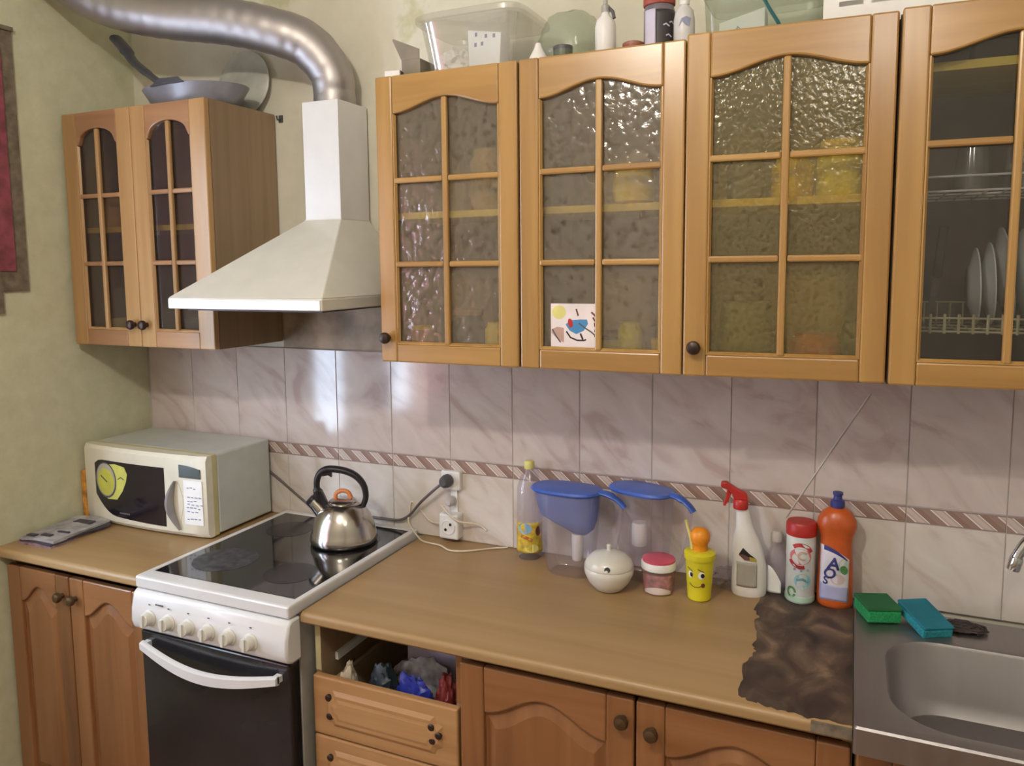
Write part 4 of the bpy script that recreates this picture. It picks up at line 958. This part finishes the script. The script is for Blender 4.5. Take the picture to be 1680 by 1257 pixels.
# orange washing-up bottle
wo = thing('detergent_bottle', 'orange washing up liquid bottle with navy cap and white label', 'bottle', (1.6735, -0.060, 0.850), 0.0)
prof = [(0.036, 0), (0.0395, 0.004), (0.0405, 0.012), (0.0395, 0.06), (0.038, 0.11), (0.0365, 0.135), (0.0355, 0.155), (0.0365, 0.170), (0.0425, 0.186), (0.0445, 0.198), (0.042, 0.212), (0.033, 0.228), (0.020, 0.238), (0.014, 0.241)]
b = B(); b.lathe(prof, seg=36, sy=0.72); b.obj('bottle_body', M_ORG, wo, smooth=50)
b = B(); b.lathe([(0.0155, 0.240), (0.016, 0.242), (0.0155, 0.256), (0.010, 0.259), (0.009, 0.268), (0.0115, 0.270), (0.0115, 0.276), (0.007, 0.277)], seg=22); b.obj('cap', M_NAVY, wo, smooth=40)
def onbottle(name, mat, pts, off, parent=wo):
    b = B()
    def pos(u, z, e):
        r_ = interp(prof, z); k = max(-0.96, min(0.96, u/r_)); return (u, -(0.72*r_*math.sqrt(1-k*k)+e), z)
    b.rings([[pos(u, z, off-0.0005) for u, z in pts], [pos(u, z, off) for u, z in pts]]); return b.obj(name, mat, parent)
def label_strip(name, mat, x0, x1, zlo, zhi, off, n=18):
    b = B(); R_ = []
    for i in range(n+1):
        x = x0+(x1-x0)*i/n; z0, z1 = zlo(i/n), zhi(i/n); r = []
        for k in range(9):
            z = z0+(z1-z0)*k/8; r_ = interp(prof, z); q = max(-0.96, min(0.96, x/r_)); r.append((x, -(0.72*r_*math.sqrt(1-q*q)+off), z))
        R_.append(r)
    b.rings(R_, 0, (False, False), closed=False); o = b.obj(name, mat, wo, smooth=50)
    so_ = o.modifiers.new('thickness', 'SOLIDIFY'); so_.thickness = 0.0004; return o
label_strip('label', flat('label_white', (222, 216, 226), 0.45), -0.034, 0.030, lambda u: 0.016+0.004*math.sin(PI*u), lambda u: 0.150-0.030*u*u, 0.0007)
label_strip('label_band', flat('label_lilac', (176, 176, 212), 0.45), -0.033, 0.029, lambda u: 0.018+0.004*math.sin(PI*u), lambda u: 0.058-0.004*u, 0.0013)
label_strip('label_trim', M_NAVY, -0.026, 0.026, lambda u: 0.139-0.022*u*u, lambda u: 0.150-0.030*u*u, 0.0013)
onbottle('leaf', M_GREEN, ell(0.008, 0.011, 14, cx=0.019, cz=0.096, rot=0.4), 0.0016)
onbottle('leaf', flat('pale_leaf', (186, 206, 186), 0.5), ell(0.010, 0.018, 14, cx=0.015, cz=0.106, rot=-0.3), 0.0012)
onbottle('print', flat('tan_hand', (206, 186, 180), 0.5), ell(0.016, 0.013, 14, cx=0.006, cz=0.072), 0.0013)
for ch, lx, lz, sz in (('A', -0.005, 0.108, 0.040), ('O', -0.013, 0.084, 0.034), ('S', -0.0215, 0.066, 0.026)):
    me = letter_mesh(ch, sz, 0.12); bm = bmesh.new(); bm.from_mesh(me)
    bmesh.ops.subdivide_edges(bm, edges=[e for e in bm.edges if e.calc_length() > 0.006], cuts=2)
    r_ = bmesh.ops.extrude_face_region(bm, geom=bm.faces[:]); up_ = {v for v in r_['geom'] if isinstance(v, bmesh.types.BMVert)}
    for v in bm.verts:
        u = v.co.x+lx; z = v.co.y+lz; R2 = interp(prof, z); k = max(-0.96, min(0.96, u/R2))
        v.co = Vector((u, -(0.72*R2*math.sqrt(1-k*k)+(0.0019 if v in up_ else 0.0012)), z))
    bmesh.ops.recalc_face_normals(bm, faces=bm.faces); me2 = bpy.data.meshes.new('letter'); bm.to_mesh(me2); bm.free(); me2.materials.append(M_NAVY)
    o = bpy.data.objects.new('letter', me2); COL.objects.link(o); o.parent = wo

# ------------------------------------------------------------------ picture card in the second door
cd = thing('picture_card', 'white picture card with a blue shape behind the second cabinet glass', 'card', (1.119, -0.32685, ZU0+0.0487))
B().box(-0.068, 0.055, -0.0008, 0.0, 0, 0.104).obj('card_sheet', flat('card_white', (234, 222, 220), 0.5, 0, 0, 0.03), cd)
def cdp(name, mat, pts, d): return B().prism(pts, -0.0008-d, -0.0006).obj(name, mat, cd)
cdp('print', M_YELP, ell(0.017, 0.016, 16, cx=-0.048, cz=0.084), 0.0003)
cdp('print', M_CBLUE, [(-0.032, 0.056), (-0.018, 0.066), (0.004, 0.068), (0.020, 0.068), (0.022, 0.058), (0.012, 0.042), (-0.006, 0.034), (-0.022, 0.042)], 0.0003)
cdp('print', M_RED, ell(0.006, 0.011, 12, cx=-0.020, cz=0.059, rot=0.2), 0.0006)
cdp('print', M_BLACK, band([(-0.030, 0.040), (-0.020, 0.026), (-0.004, 0.020), (0.012, 0.020), (0.018, 0.022)], 0.0035), 0.0004)
cdp('print', M_BLACK, band([(0.004, 0.036), (0.010, 0.022)], 0.004), 0.0005)
cdp('print', M_GREYD, band([(0.0, 0.060), (0.016, 0.048), (0.030, 0.040), (0.050, 0.022)], 0.003), 0.0006)
for k in range(5): cdp('print', M_BRN, band([(0.030+k*0.004, 0.085-k*0.012), (0.038, 0.078-k*0.012), (0.052, 0.066-k*0.010)], 0.004), 0.0003)
cdp('print', M_BRN, band([(-0.006, 0.092), (-0.003, 0.082), (-0.001, 0.076)], 0.004), 0.0003)
cdp('print', flat('card_tan', (196, 160, 146), 0.5), [(-0.066, 0.044), (-0.052, 0.050), (-0.036, 0.048), (-0.036, 0.014), (-0.050, 0.02), (-0.066, 0.036)], 0.0003)
cdp('print', M_GREYD, band([(-0.064, 0.044), (-0.056, 0.030), (-0.044, 0.014)], 0.003), 0.0005)

# ------------------------------------------------------------------ crockery inside the cabinets
def cup(name, label, cat, mat, x, y, z, r, h, shape='pot', lidm=None):
    t = thing(name, label, cat, (x, y, z))
    if shape == 'pot': pr_ = [(r*0.7, 0), (r*0.92, h*0.1), (r, h*0.45), (r*0.9, h*0.85), (r*0.85, h)]
    elif shape == 'jar': pr_ = [(r*0.92, 0), (r, h*0.05), (r, h*0.8), (r*0.8, h*0.9), (r*0.8, h)]
    else: pr_ = [(r*0.72, 0), (r*0.78, h*0.05), (r, h)]
    b = B(); b.lathe(pr_, seg=24); b.obj({'pot': 'pot_body', 'jar': 'jar_body'}.get(shape, 'cup_body'), mat, t, smooth=45)
    if lidm:
        b = B(); b.lathe([(r*0.86, h), (r*0.88, h*1.02), (r*0.86, h*1.14), (r*0.3, h*1.18)], seg=24); b.obj('lid', lidm, t, smooth=40)
    return t
def mug_handle(t, mat, r, h, d=1):
    b = B(); b.tube(smooth_path([(d*r*0.9, 0, h*0.8), (d*r*1.4, 0, h*0.75), (d*r*1.45, 0, h*0.4), (d*r*0.85, 0, h*0.22)], 5), r*0.13, 0, 8); b.obj('handle', mat, t, smooth=50)
FZ = ZU0+0.0165; SZ = 1.8015
PKC = flat('dull_pink', (196, 146, 118), 0.5)
t = cup('mug', 'pinkish mug with yellow top low in the cabinet beside the hood', 'mug', PKC, 0.672, -0.262, FZ, 0.034, 0.062, 'cup', M_YELM); mug_handle(t, PKC, 0.034, 0.062)
cup('canister', 'dark canister low in the cabinet beside the hood', 'canister', M_GREYD, 0.790, -0.235, FZ, 0.044, 0.10, 'jar', flat('tan_lid', (172, 132, 92), 0.5))
cup('jar', 'yellow jar at the right of the cabinet beside the hood', 'jar', M_YELM, 0.888, -0.262, FZ, 0.034, 0.085, 'jar')
cup('canister', 'brown canister on the shelf of the cabinet beside the hood', 'canister', flat('ochre', (170, 140, 84), 0.5), 0.855, -0.24, SZ, 0.045, 0.15, 'jar')
t = cup('sugar_pot', 'yellow pot with amber spot on the shelf above the picture card', 'pot', M_YELM, 1.222, -0.24, SZ, 0.050, 0.082, 'pot', flat('amber', (190, 140, 60), 0.5))
cup('jug', 'dark grey jug on the shelf left of the yellow pot', 'jug', M_GREYD, 1.060, -0.24, SZ, 0.040, 0.085, 'pot')
cup('tea_tin', 'bright yellow tin low in the cabinet with the picture card', 'tin', M_YEL, 1.222, -0.262, FZ, 0.028, 0.092, 'jar')
cup('cup', 'pale yellow cup stacked dark grey at the right of the card', 'cup', M_YELP, 1.168, -0.262, FZ, 0.028, 0.05, 'cup', M_GREYD)
cup('cup', 'small mustard cup at the far right behind the second door', 'cup', M_YELM, 1.295, -0.262, FZ, 0.024, 0.055, 'cup')
cup('jar', 'yellow jar on the shelf at the right of the third cabinet', 'jar', M_YEL, 1.662, -0.24, SZ, 0.050, 0.10, 'jar', M_YELM)
cup('jar', 'mustard yellow jar on the shelf in the middle of the third cabinet', 'jar', M_YELM, 1.565, -0.24, SZ, 0.042, 0.085, 'jar', M_KHAKI)
cup('jar', 'dark jar on the shelf at the left of the third cabinet', 'jar', M_GREYD, 1.470, -0.24, SZ, 0.040, 0.09, 'jar')
cup('canister', 'rust orange canister low in the third cabinet', 'canister', flat('rust', (172, 88, 52), 0.5), 1.620, -0.255, FZ, 0.052, 0.075, 'jar')
cup('pot', 'olive green pot low at the left in the third cabinet', 'pot', flat('olive', (108, 106, 60), 0.5), 1.475, -0.235, FZ, 0.062, 0.14, 'pot')
cup('pot', 'dark pot at the right bottom of the third cabinet', 'pot', M_GREYD, 1.700, -0.235, FZ, 0.030, 0.11, 'jar')
LFZ = LZ0+0.0165
cup('mug', 'yellow mug low behind the left door of the corner cabinet', 'mug', M_YELP, -0.462, -0.235, LFZ, 0.034, 0.065, 'cup')
cup('mug', 'mustard mug beside the yellow mug in the corner cabinet', 'mug', M_YELM, -0.380, -0.235, LFZ, 0.034, 0.060, 'cup')
cup('canister', 'ochre canister on the left of the shelf in the corner cabinet', 'canister', flat('ochre_tin', (196, 160, 82), 0.5), -0.475, -0.215, 1.7985, 0.042, 0.095, 'jar')
cup('canister', 'ochre canister on the shelf near the middle of the corner cabinet', 'canister', flat('tan_tin', (186, 150, 84), 0.5), -0.382, -0.215, 1.7985, 0.042, 0.085, 'jar')
cup('glass', 'smoky glass low behind the right door of the corner cabinet', 'glass', flat('smoky', (120, 122, 118), 0.3), -0.13, -0.235, LFZ, 0.040, 0.07, 'cup')
# dish racks, plates and glasses in the drying cabinet
def rack(label, z, comb):
    t = thing('dish_rack', label, 'rack', (1.9524, -0.16, z)); w = 0.178; q = M_RACK if comb else M_WPL
    b = B()
    for y in (-0.13, -0.04, 0.04, 0.13): b.tube([(-w, y, 0), (w, y, 0)], 0.0022, 0, 6)
    b.obj('rail', q, t)
    if comb:
        b = B(); b.tube([(-w, -0.13, 0.026), (w, -0.13, 0.026)], 0.0022, 0, 6); b.tube([(-w, 0.04, 0.05), (w, 0.04, 0.05)], 0.0022, 0, 6); b.obj('rail', q, t)
        for k in range(15):
            x = -w+0.008+k*(2*w-0.016)/14; b = B(); b.tube([(x, -0.13, -0.004), (x, -0.13, 0.034)], 0.0028, 0, 6); b.tube([(x, 0.04, 0), (x, 0.04, 0.05)], 0.002, 0, 6); b.tube([(x, -0.13, 0), (x, 0.13, 0)], 0.0018, 0, 6); b.obj('prong', q, t)
    else:
        for k in range(11):
            x = -w+0.01+k*(2*w-0.02)/10; b = B(); b.tube([(x, -0.13, 0), (x, 0.13, 0)], 0.0018, 0, 6); b.obj('wire', q, t)
        b = B(); b.tube([(-w, -0.13, 0.028), (w, -0.13, 0.028)], 0.0022, 0, 6); b.obj('rail', q, t)
    return t
rack('cream plate rack with upright prongs low in the drying cabinet', 1.530, True)
rack('white wire glass rack halfway up the drying cabinet', 1.800, False)
for k, (x, r_, lean) in enumerate(((1.905, 0.080, -0.04), (1.930, 0.085, -0.05), (1.956, 0.100, -0.12), (1.990, 0.098, -0.08), (2.025, 0.10, -0.08), (2.055, 0.10, -0.08))):
    t = thing('plate', ['small plate at the left end of the plate rack', 'second small plate from the left in the plate rack', 'tall plate leaning left behind the glazing bar', 'tall plate just right of the glazing bar', 'tall plate fifth from the left in the plate rack', 'tall plate at the right end of the plate rack'][k], 'plate', (x, -0.155, 1.5335), 0, 'plates in the drying rack')
    b = B(); b.lathe([(r_*0.5, 0), (r_*0.55, 0.002), (r_, 0.014), (r_, 0.0165), (r_*0.55, 0.0045), (r_*0.1, 0.004)], seg=32)
    b.obj('plate_body', M_PLATE, t, smooth=40, loc=(0, 0, r_), rot=(0.0, PI/2+lean, 0))
for k, x in enumerate((1.90, 1.985, 2.06)):
    t = thing('drinking_glass', ['clear drinking glass at the left of the glass rack', 'clear drinking glass in the middle of the glass rack', 'clear drinking glass at the right of the glass rack'][k], 'glass', (x, -0.19, 1.8035), 0, 'glasses on the upper rack')
    b = B(); b.lathe([(0.033, 0), (0.030, 0.05), (0.026, 0.085)], seg=24, cap=(False, True)); b.obj('glass_body', M_CLB, t, smooth=40)
t = thing('knife', 'dark handled knife leaning at the left of the plate rack', 'knife', (1.836, -0.20, 1.5335)); t.rotation_euler = (0, 0.09, 0)
B().prism([(-0.009, 0), (0.004, 0), (0.006, 0.11), (-0.006, 0.11)], -0.0012, 0.0012).obj('blade', flat('dull_blade', (96, 88, 84), 0.35, 0.4), t); B().box(-0.009, 0.009, -0.007, 0.007, 0.10, 0.205).obj('handle', M_BLACK, t, bevel=0.003)
t = thing('box', 'grey box on the top shelf of the drying cabinet', 'box', (1.935, -0.17, 2.0385)); B().box(-0.045, 0.045, -0.04, 0.04, 0, 0.055).obj('box_body', M_CARDB, t, bevel=0.002); B().box(-0.046, 0.046, -0.041, 0.041, 0.0552, 0.060).obj('lid', M_CARDB, t)

# ------------------------------------------------------------------ things on top of the cabinets
TZ = ZU1+0.0005
t = thing('matchbox', 'small white box at the left front corner above the right cabinets', 'box', (0.618, -0.285, TZ), 0.2)
B().box(-0.020, 0.020, -0.018, 0.018, 0, 0.022).obj('box_body', M_WPL, t, bevel=0.002); B().box(-0.0203, 0.0203, -0.012, 0.010, 0.001, 0.0223).obj('print', M_GREYD, t)
t = thing('carton', 'grey cardboard box with a raised flap left of the clear tub', 'box', (0.652, -0.20, TZ), 0.0)
B().box(-0.028, 0.026, -0.06, 0.06, 0, 0.055).obj('box_body', M_CARDB, t); B().prism([(-0.028, 0.055), (-0.054, 0.108), (-0.050, 0.110), (0.024, 0.078), (0.024, 0.055)], -0.0605, -0.0585).obj('flap', M_CARDB, t)
tb = thing('storage_tub', 'large clear plastic tub of papers above the first two wall cabinets', 'tub', (0.815, -0.175, TZ), 0.0)
b = B(); b.loft([(0.0, 0, 0, 0.112, 0.085, 6), (0.02, 0, 0, 0.118, 0.092, 6), (0.115, 0, 0, 0.134, 0.108, 6), (0.130, 0, 0, 0.139, 0.112, 6)], cap=(True, False)); b.obj('tub_body', M_CLB, tb, smooth=40)
b = B(); b.loft([(0.130, 0, 0, 0.144, 0.117, 6), (0.134, 0, 0, 0.149, 0.122, 6), (0.145, 0, 0, 0.149, 0.122, 6), (0.152, 0, 0, 0.138, 0.110, 6), (0.154, 0, 0, 0.12, 0.1, 5)]); b.obj('lid', M_CLB, tb, smooth=40)
t = thing('paper_box', 'bright white folded carton inside the clear tub', 'box', (0.860, -0.232, TZ+0.004), -0.2)
B().prism([(-0.052, 0.012), (0.040, 0.002), (0.046, 0.086), (-0.055, 0.108)], -0.02, 0.02).obj('box_body', M_PAPER, t, bevel=0.002)
for px, pz in ((-0.032, 0.088), (-0.002, 0.080), (0.022, 0.077), (-0.034, 0.064), (-0.014, 0.064)): B().box(px, px+0.007, -0.0207, -0.0195, pz, pz+0.009).obj('print', M_PENCIL, t)
bag('plastic_bag', 'white crumpled bag at the left inside the clear tub', 'bag', M_WPL, (0.757, -0.215, TZ+0.004), 0.050, 0.045, 0.070, 41)
bag('cloth', 'lilac cloth in the middle of the clear tub', 'cloth', flat('lilac_cloth', (176, 164, 190), 0.8), (0.800, -0.150, TZ+0.004), 0.045, 0.035, 0.108, 43)
bag('plastic_bag', 'large greenish clear bag between the tub and the white pump bottle', 'bag', M_CLG, (1.040, -0.145, TZ), 0.085, 0.085, 0.150, 51, 0.12)
t = thing('funnel', 'small white cone standing in front of the greenish bag', 'funnel', (1.005, -0.282, TZ))
b = B(); b.lathe([(0.026, 0), (0.022, 0.012), (0.010, 0.034), (0.006, 0.046)], seg=18); b.obj('cone', M_WPL, t, smooth=40); b = B(); b.lathe([(0.028, 0), (0.028, 0.003)], seg=18); b.obj('rim', M_WPL, t)
t = thing('jar', 'small dark green jar right of the white cone', 'jar', (1.062, -0.272, TZ)); b = B(); b.lathe([(0.02, 0), (0.022, 0.004), (0.022, 0.026)], seg=18); b.obj('jar_body', flat('dark_green', (96, 104, 84), 0.4), t, smooth=40); b = B(); b.lathe([(0.0225, 0.026), (0.0225, 0.034), (0.018, 0.036)], seg=18); b.obj('lid', M_GREYD, t, smooth=40)
t = thing('pump_bottle', 'white bottle with thin neck above the second wall cabinet', 'bottle', (1.158, -0.255, TZ))
b = B(); b.lathe([(0.021, 0), (0.0235, 0.004), (0.0235, 0.070), (0.020, 0.084), (0.010, 0.094), (0.008, 0.104)], seg=24); b.obj('bottle_body', M_WPL, t, smooth=45)
b = B(); b.lathe([(0.0095, 0.101), (0.0095, 0.116), (0.005, 0.119), (0.004, 0.150)], seg=16); b.obj('pump', flat('grey_pump', (170, 168, 160), 0.45), t, smooth=40); b = B(); b.tube([(0.006, 0, 0.112), (0.018, -0.004, 0.100), (0.022, -0.006, 0.085)], 0.004, 0, 8); b.obj('nozzle', M_GREYD, t, smooth=40)
t = thing('tin', 'flat reddish brown tin between the white bottle and the dark jar', 'tin', (1.222, -0.255, TZ)); b = B(); b.lathe([(0.022, 0), (0.023, 0.003), (0.023, 0.020)], seg=20); b.obj('tin_body', flat('red_brown', (150, 92, 72), 0.5), t, smooth=40); b = B(); b.lathe([(0.0235, 0.020), (0.0235, 0.026), (0.02, 0.028)], seg=20); b.obj('lid', flat('red_brown_lid', (160, 104, 84), 0.5), t, smooth=40)
t = thing('jar', 'dark labelled jar with red lid above the second wall cabinet', 'jar', (1.278, -0.245, TZ))
prof3 = [(0.030, 0), (0.0335, 0.004), (0.0335, 0.092), (0.031, 0.100)]
b = B(); b.lathe(prof3, seg=28); b.obj('jar_body', flat('grey_violet_jar', (120, 112, 118), 0.3), t, smooth=40)
b = B(); b.lathe([(0.0335, 0.100), (0.035, 0.102), (0.035, 0.124), (0.030, 0.128)], seg=28); b.obj('lid', flat('brick_red', (176, 84, 66), 0.45), t, smooth=40)
a = CAM_A(1.278, -0.245)
wrap('label', flat('jar_black', (60, 54, 54), 0.5), t, prof3, a-12, a+95, 0.008, 0.086, off=0.0008); wrap('label', M_LILAC, t, prof3, a-62, a-14, 0.008, 0.088, off=0.0008)
for px, pz in ((0.010, 0.052), (0.024, 0.058), (0.016, 0.030)): wrapped_poly('print', M_LILAC, t, prof3, a+8, pz, band([(px-0.006, 0.0), (px, 0.003), (px+0.008, -0.002)], 0.003), off=0.002)
t = thing('bottle', 'white bottle with a blue mark right of the dark jar', 'bottle', (1.338, -0.268, TZ))
prof4 = [(0.020, 0), (0.0225, 0.004), (0.0225, 0.058), (0.019, 0.076), (0.010, 0.086), (0.009, 0.092)]
b = B(); b.lathe(prof4, seg=24); b.obj('bottle_body', flat('grey_white', (212, 210, 208), 0.35), t, smooth=45)
b = B(); b.lathe([(0.0105, 0.089), (0.011, 0.105), (0.008, 0.118)], seg=16); b.obj('cap', M_WPL, t, smooth=40)
a = CAM_A(1.338, -0.268); wrapped_poly('print', M_PENCIL, t, prof4, a, 0.048, [(-0.012, -0.008), (-0.004, 0.002), (0.002, -0.006), (0.010, -0.010), (0.014, 0.008), (0.004, 0.012), (-0.006, 0.008)], off=0.0012)
tc = thing('storage_tub', 'greenish clear tub with teal strap above the third wall cabinet', 'tub', (1.493, -0.17, TZ))
b = B(); b.loft([(0.0, 0, 0, 0.112, 0.09, 7), (0.01, 0, 0, 0.114, 0.095, 7), (0.105, 0, 0, 0.119, 0.104, 7)], cap=(True, False)); b.obj('tub_body', M_CLG, tc, smooth=40)
b = B(); b.loft([(0.105, 0, 0, 0.122, 0.108, 7), (0.120, 0, 0, 0.122, 0.108, 7), (0.125, 0, 0, 0.12, 0.1, 6)]); b.obj('lid', M_CLG, tc, smooth=40)
b = B(); b.tube(smooth_path([(-0.005, -0.110, 0.125), (0.004, -0.112, 0.090), (0.018, -0.108, 0.060), (0.036, -0.106, 0.030), (0.046, -0.105, 0.01)], 5), 0.010, 0, 8, flat=0.35); b.obj('strap', M_TEALB, tc, smooth=50)
t = thing('paper_box', 'white box with grey scribble inside the greenish tub', 'box', (1.456, -0.205, TZ+0.003), 0.0)
B().prism([(-0.050, 0), (0.045, 0), (0.045, 0.070), (-0.050, 0.048)], -0.03, 0.03).obj('box_body', M_PAPER, t, bevel=0.002); B().prism(band([(-0.025, 0.012), (-0.010, 0.036), (0.004, 0.020), (-0.018, 0.022)], 0.004), -0.0308, -0.0295).obj('print', M_PENCIL, t)
cr = thing('crate', 'white slotted plastic crate above the third wall cabinet', 'crate', (1.755, -0.185, TZ))
b = B(); X0, X1, Y0, Y1, H_ = -0.138, 0.19, -0.10, 0.10, 0.140
b.box(X0, X1, Y0, Y1, 0, 0.006); b.box(X0, X1, Y1-0.004, Y1, 0.006, H_); b.box(X0, X0+0.004, Y0, Y1-0.004, 0.006, H_); b.box(X1-0.004, X1, Y0, Y1-0.004, 0.006, H_)
for z0, z1 in ((0.006, 0.038), (0.047, 0.060), (0.069, 0.082), (0.091, 0.104), (0.113, H_)): b.box(X0+0.004, X1-0.004, Y0, Y0+0.004, z0, z1)
for z0, z1 in ((0.038, 0.047), (0.060, 0.069), (0.082, 0.091), (0.104, 0.113)):
    for xa, xb in ((X0+0.004, -0.109), (-0.065, -0.051), (0.0, 0.014), (0.064, 0.078), (0.128, 0.142), (0.180, X1-0.004)): b.box(xa, xb, Y0, Y0+0.004, z0, z1)
b.obj('crate_body', M_WPL, cr); b = B(); b.box(X0-0.004, X1+0.004, Y0-0.004, Y0, H_-0.012, H_); b.box(X0-0.004, X1+0.004, Y1, Y1+0.004, H_-0.012, H_); b.obj('rim', M_WPL, cr)
# pan and lid above the corner cabinet
pn = thing('frying_pan', 'grey frying pan with dark handle lying above the corner cabinet', 'pan', (-0.150, -0.178, LZ1+0.0005))
b = B(); b.lathe([(0.105, 0), (0.118, 0.004), (0.145, 0.052), (0.148, 0.056), (0.144, 0.056), (0.115, 0.008), (0.02, 0.006)], seg=44, sx=1.22, sy=0.80); b.obj('pan_body', M_PANG, pn, smooth=40)
b = B(); b.tube(smooth_path([(-0.02, -0.090, 0.058), (-0.060, -0.085, 0.072), (-0.12, -0.070, 0.105), (-0.19, -0.055, 0.150), (-0.235, -0.045, 0.195), (-0.28, -0.035, 0.232)], 6), [0.015]*12+[0.018]*10+[0.023]*9, 0, 12, flat=0.6); b.obj('handle', flat('slate_handle', (66, 66, 72), 0.45), pn, smooth=50)
b = B(); b.prism([(-0.06, 0.050), (0.07, 0.052), (0.05, 0.068), (-0.02, 0.070)], -0.118, -0.112); b.obj('handle_bracket', flat('bracket', (86, 86, 94), 0.4, 0.4), pn)
t = thing('dish', 'pale grey round lid leaning upright behind the frying pan', 'dish', (-0.100, -0.030, LZ1+0.0005))  # a pot lid stood on edge, named as a dish
b = B(); b.lathe([(0.006, 0.010), (0.055, 0.009), (0.098, 0.003), (0.102, 0.0), (0.102, -0.003), (0.05, 0.004)], seg=36); b.obj('lid_body', M_LIDG, t, smooth=40, loc=(0, 0.004, 0.102), rot=(PI/2-0.10, 0, 0))
t = thing('hook', 'small dark metal bracket on the wall by the corner cabinet', 'bracket', (0.024, -0.0005, 2.132)); b = B(); b.box(-0.007, 0.007, -0.004, 0, -0.010, 0.012); b.obj('plate', M_GREYD, t); b = B(); b.tube([(0, -0.004, 0.0), (0, -0.018, -0.004), (0, -0.022, 0.008)], 0.003, 0, 8); b.obj('prong', M_GREYD, t)

# ------------------------------------------------------------------ left wall: cloth hanging, curtains
wh = thing('wall_hanging', 'red cloth with grey brown border hanging on the left wall', 'wall hanging', (XL+0.004, -0.70, 1.52))
def cloth(name, mat, y0, y1, z0, z1, x, amp, parent, folds=3.0, loc=(0, 0, 0)):
    b = B(); n = 40; R_ = []
    for i in range(n+1):
        u = i/n; y = y0+(y1-y0)*u; xx = x+amp*(0.5+0.5*math.sin(u*2*PI*folds))
        R_.append([(xx, y, z0), (xx+0.002, y, z0), (xx+0.002, y, z1), (xx, y, z1)])
    b.rings(R_); return b.obj(name, mat, parent, smooth=60, loc=loc)
cloth('border', M_HEM, -0.25, 0.262, 0.085, 0.845, 0.002, 0.004, wh); cloth('border', M_HEM, -0.25, 0.180, 0.02, 0.085, 0.003, 0.004, wh)
cloth('cloth_panel', M_REDC, -0.25, 0.222, 0.145, 0.80, 0.007, 0.004, wh)
B().box(0.002, 0.012, -0.25, 0.265, 0.845, 0.857).obj('hanging_rod', M_HEM, wh)
def cur_mat(name, c, tr):
    m, nt, p = new(name); out = nt.nodes['Material Output']; p.inputs['Base Color'].default_value = lin(c); p.inputs['Roughness'].default_value = 0.9
    tl = N(nt, 'ShaderNodeBsdfTranslucent'); tl.inputs[0].default_value = lin(c); mx = N(nt, 'ShaderNodeMixShader'); mx.inputs[0].default_value = tr
    nt.links.new(p.outputs[0], mx.inputs[1]); nt.links.new(tl.outputs[0], mx.inputs[2]); nt.links.new(mx.outputs[0], out.inputs[0]); return m
for lab, c, tr, y0, y1 in (('dark red curtain over the middle of the window', (120, 50, 60), 0.1, -1.56, -1.13), ('pink curtain over the far end of the window', (226, 170, 176), 0.6, -2.20, -1.76)):
    t = thing('curtain', lab, 'curtain', (XL+0.02, (y0+y1)/2, 0.62))
    cloth('curtain_cloth', cur_mat(lab.split()[0]+'_curtain_cloth', c, tr), y0-(y0+y1)/2, y1-(y0+y1)/2, 0, 1.68, 0.002, 0.03, t, 5.0)
t = thing('curtain_rod', 'white curtain rod above the window', 'rod', (XL+0.03, -1.58, 2.31)); b = B(); b.tube([(0, -0.75, 0), (0, 0.66, 0)], 0.008, 0, 10); b.obj('rod', M_WPL, t)
for y in (-0.7, 0.62): B().box(-0.0295, 0.004, y-0.006, y+0.006, -0.006, 0.006).obj('bracket', M_WPL, t)

# ------------------------------------------------------------------ ceiling lamp
for lpos, lab in ((LAMP, 'pendant lamp hanging nearer the window wall'), (LAMP2, 'pendant lamp hanging nearer the sink')):
    lp = thing('ceiling_lamp', lab, 'lamp', (lpos.x, lpos.y, ZC)); dz = lpos.z-ZC
    b = B(); b.lathe([(0.045, -0.001), (0.04, -0.02), (0.008, -0.03)], seg=20); b.obj('ceiling_rose', M_WPL, lp, smooth=40)
    b = B(); b.tube([(0, 0, -0.028), (0, 0, dz+0.10)], 0.004, 0, 8); b.obj('cord', M_WPL, lp)
    b = B(); b.lathe([(0.012, dz+0.11), (0.02, dz+0.10), (0.02, dz+0.065), (0.014, dz+0.06)], seg=18); b.obj('lamp_holder', M_WPL, lp, smooth=40)
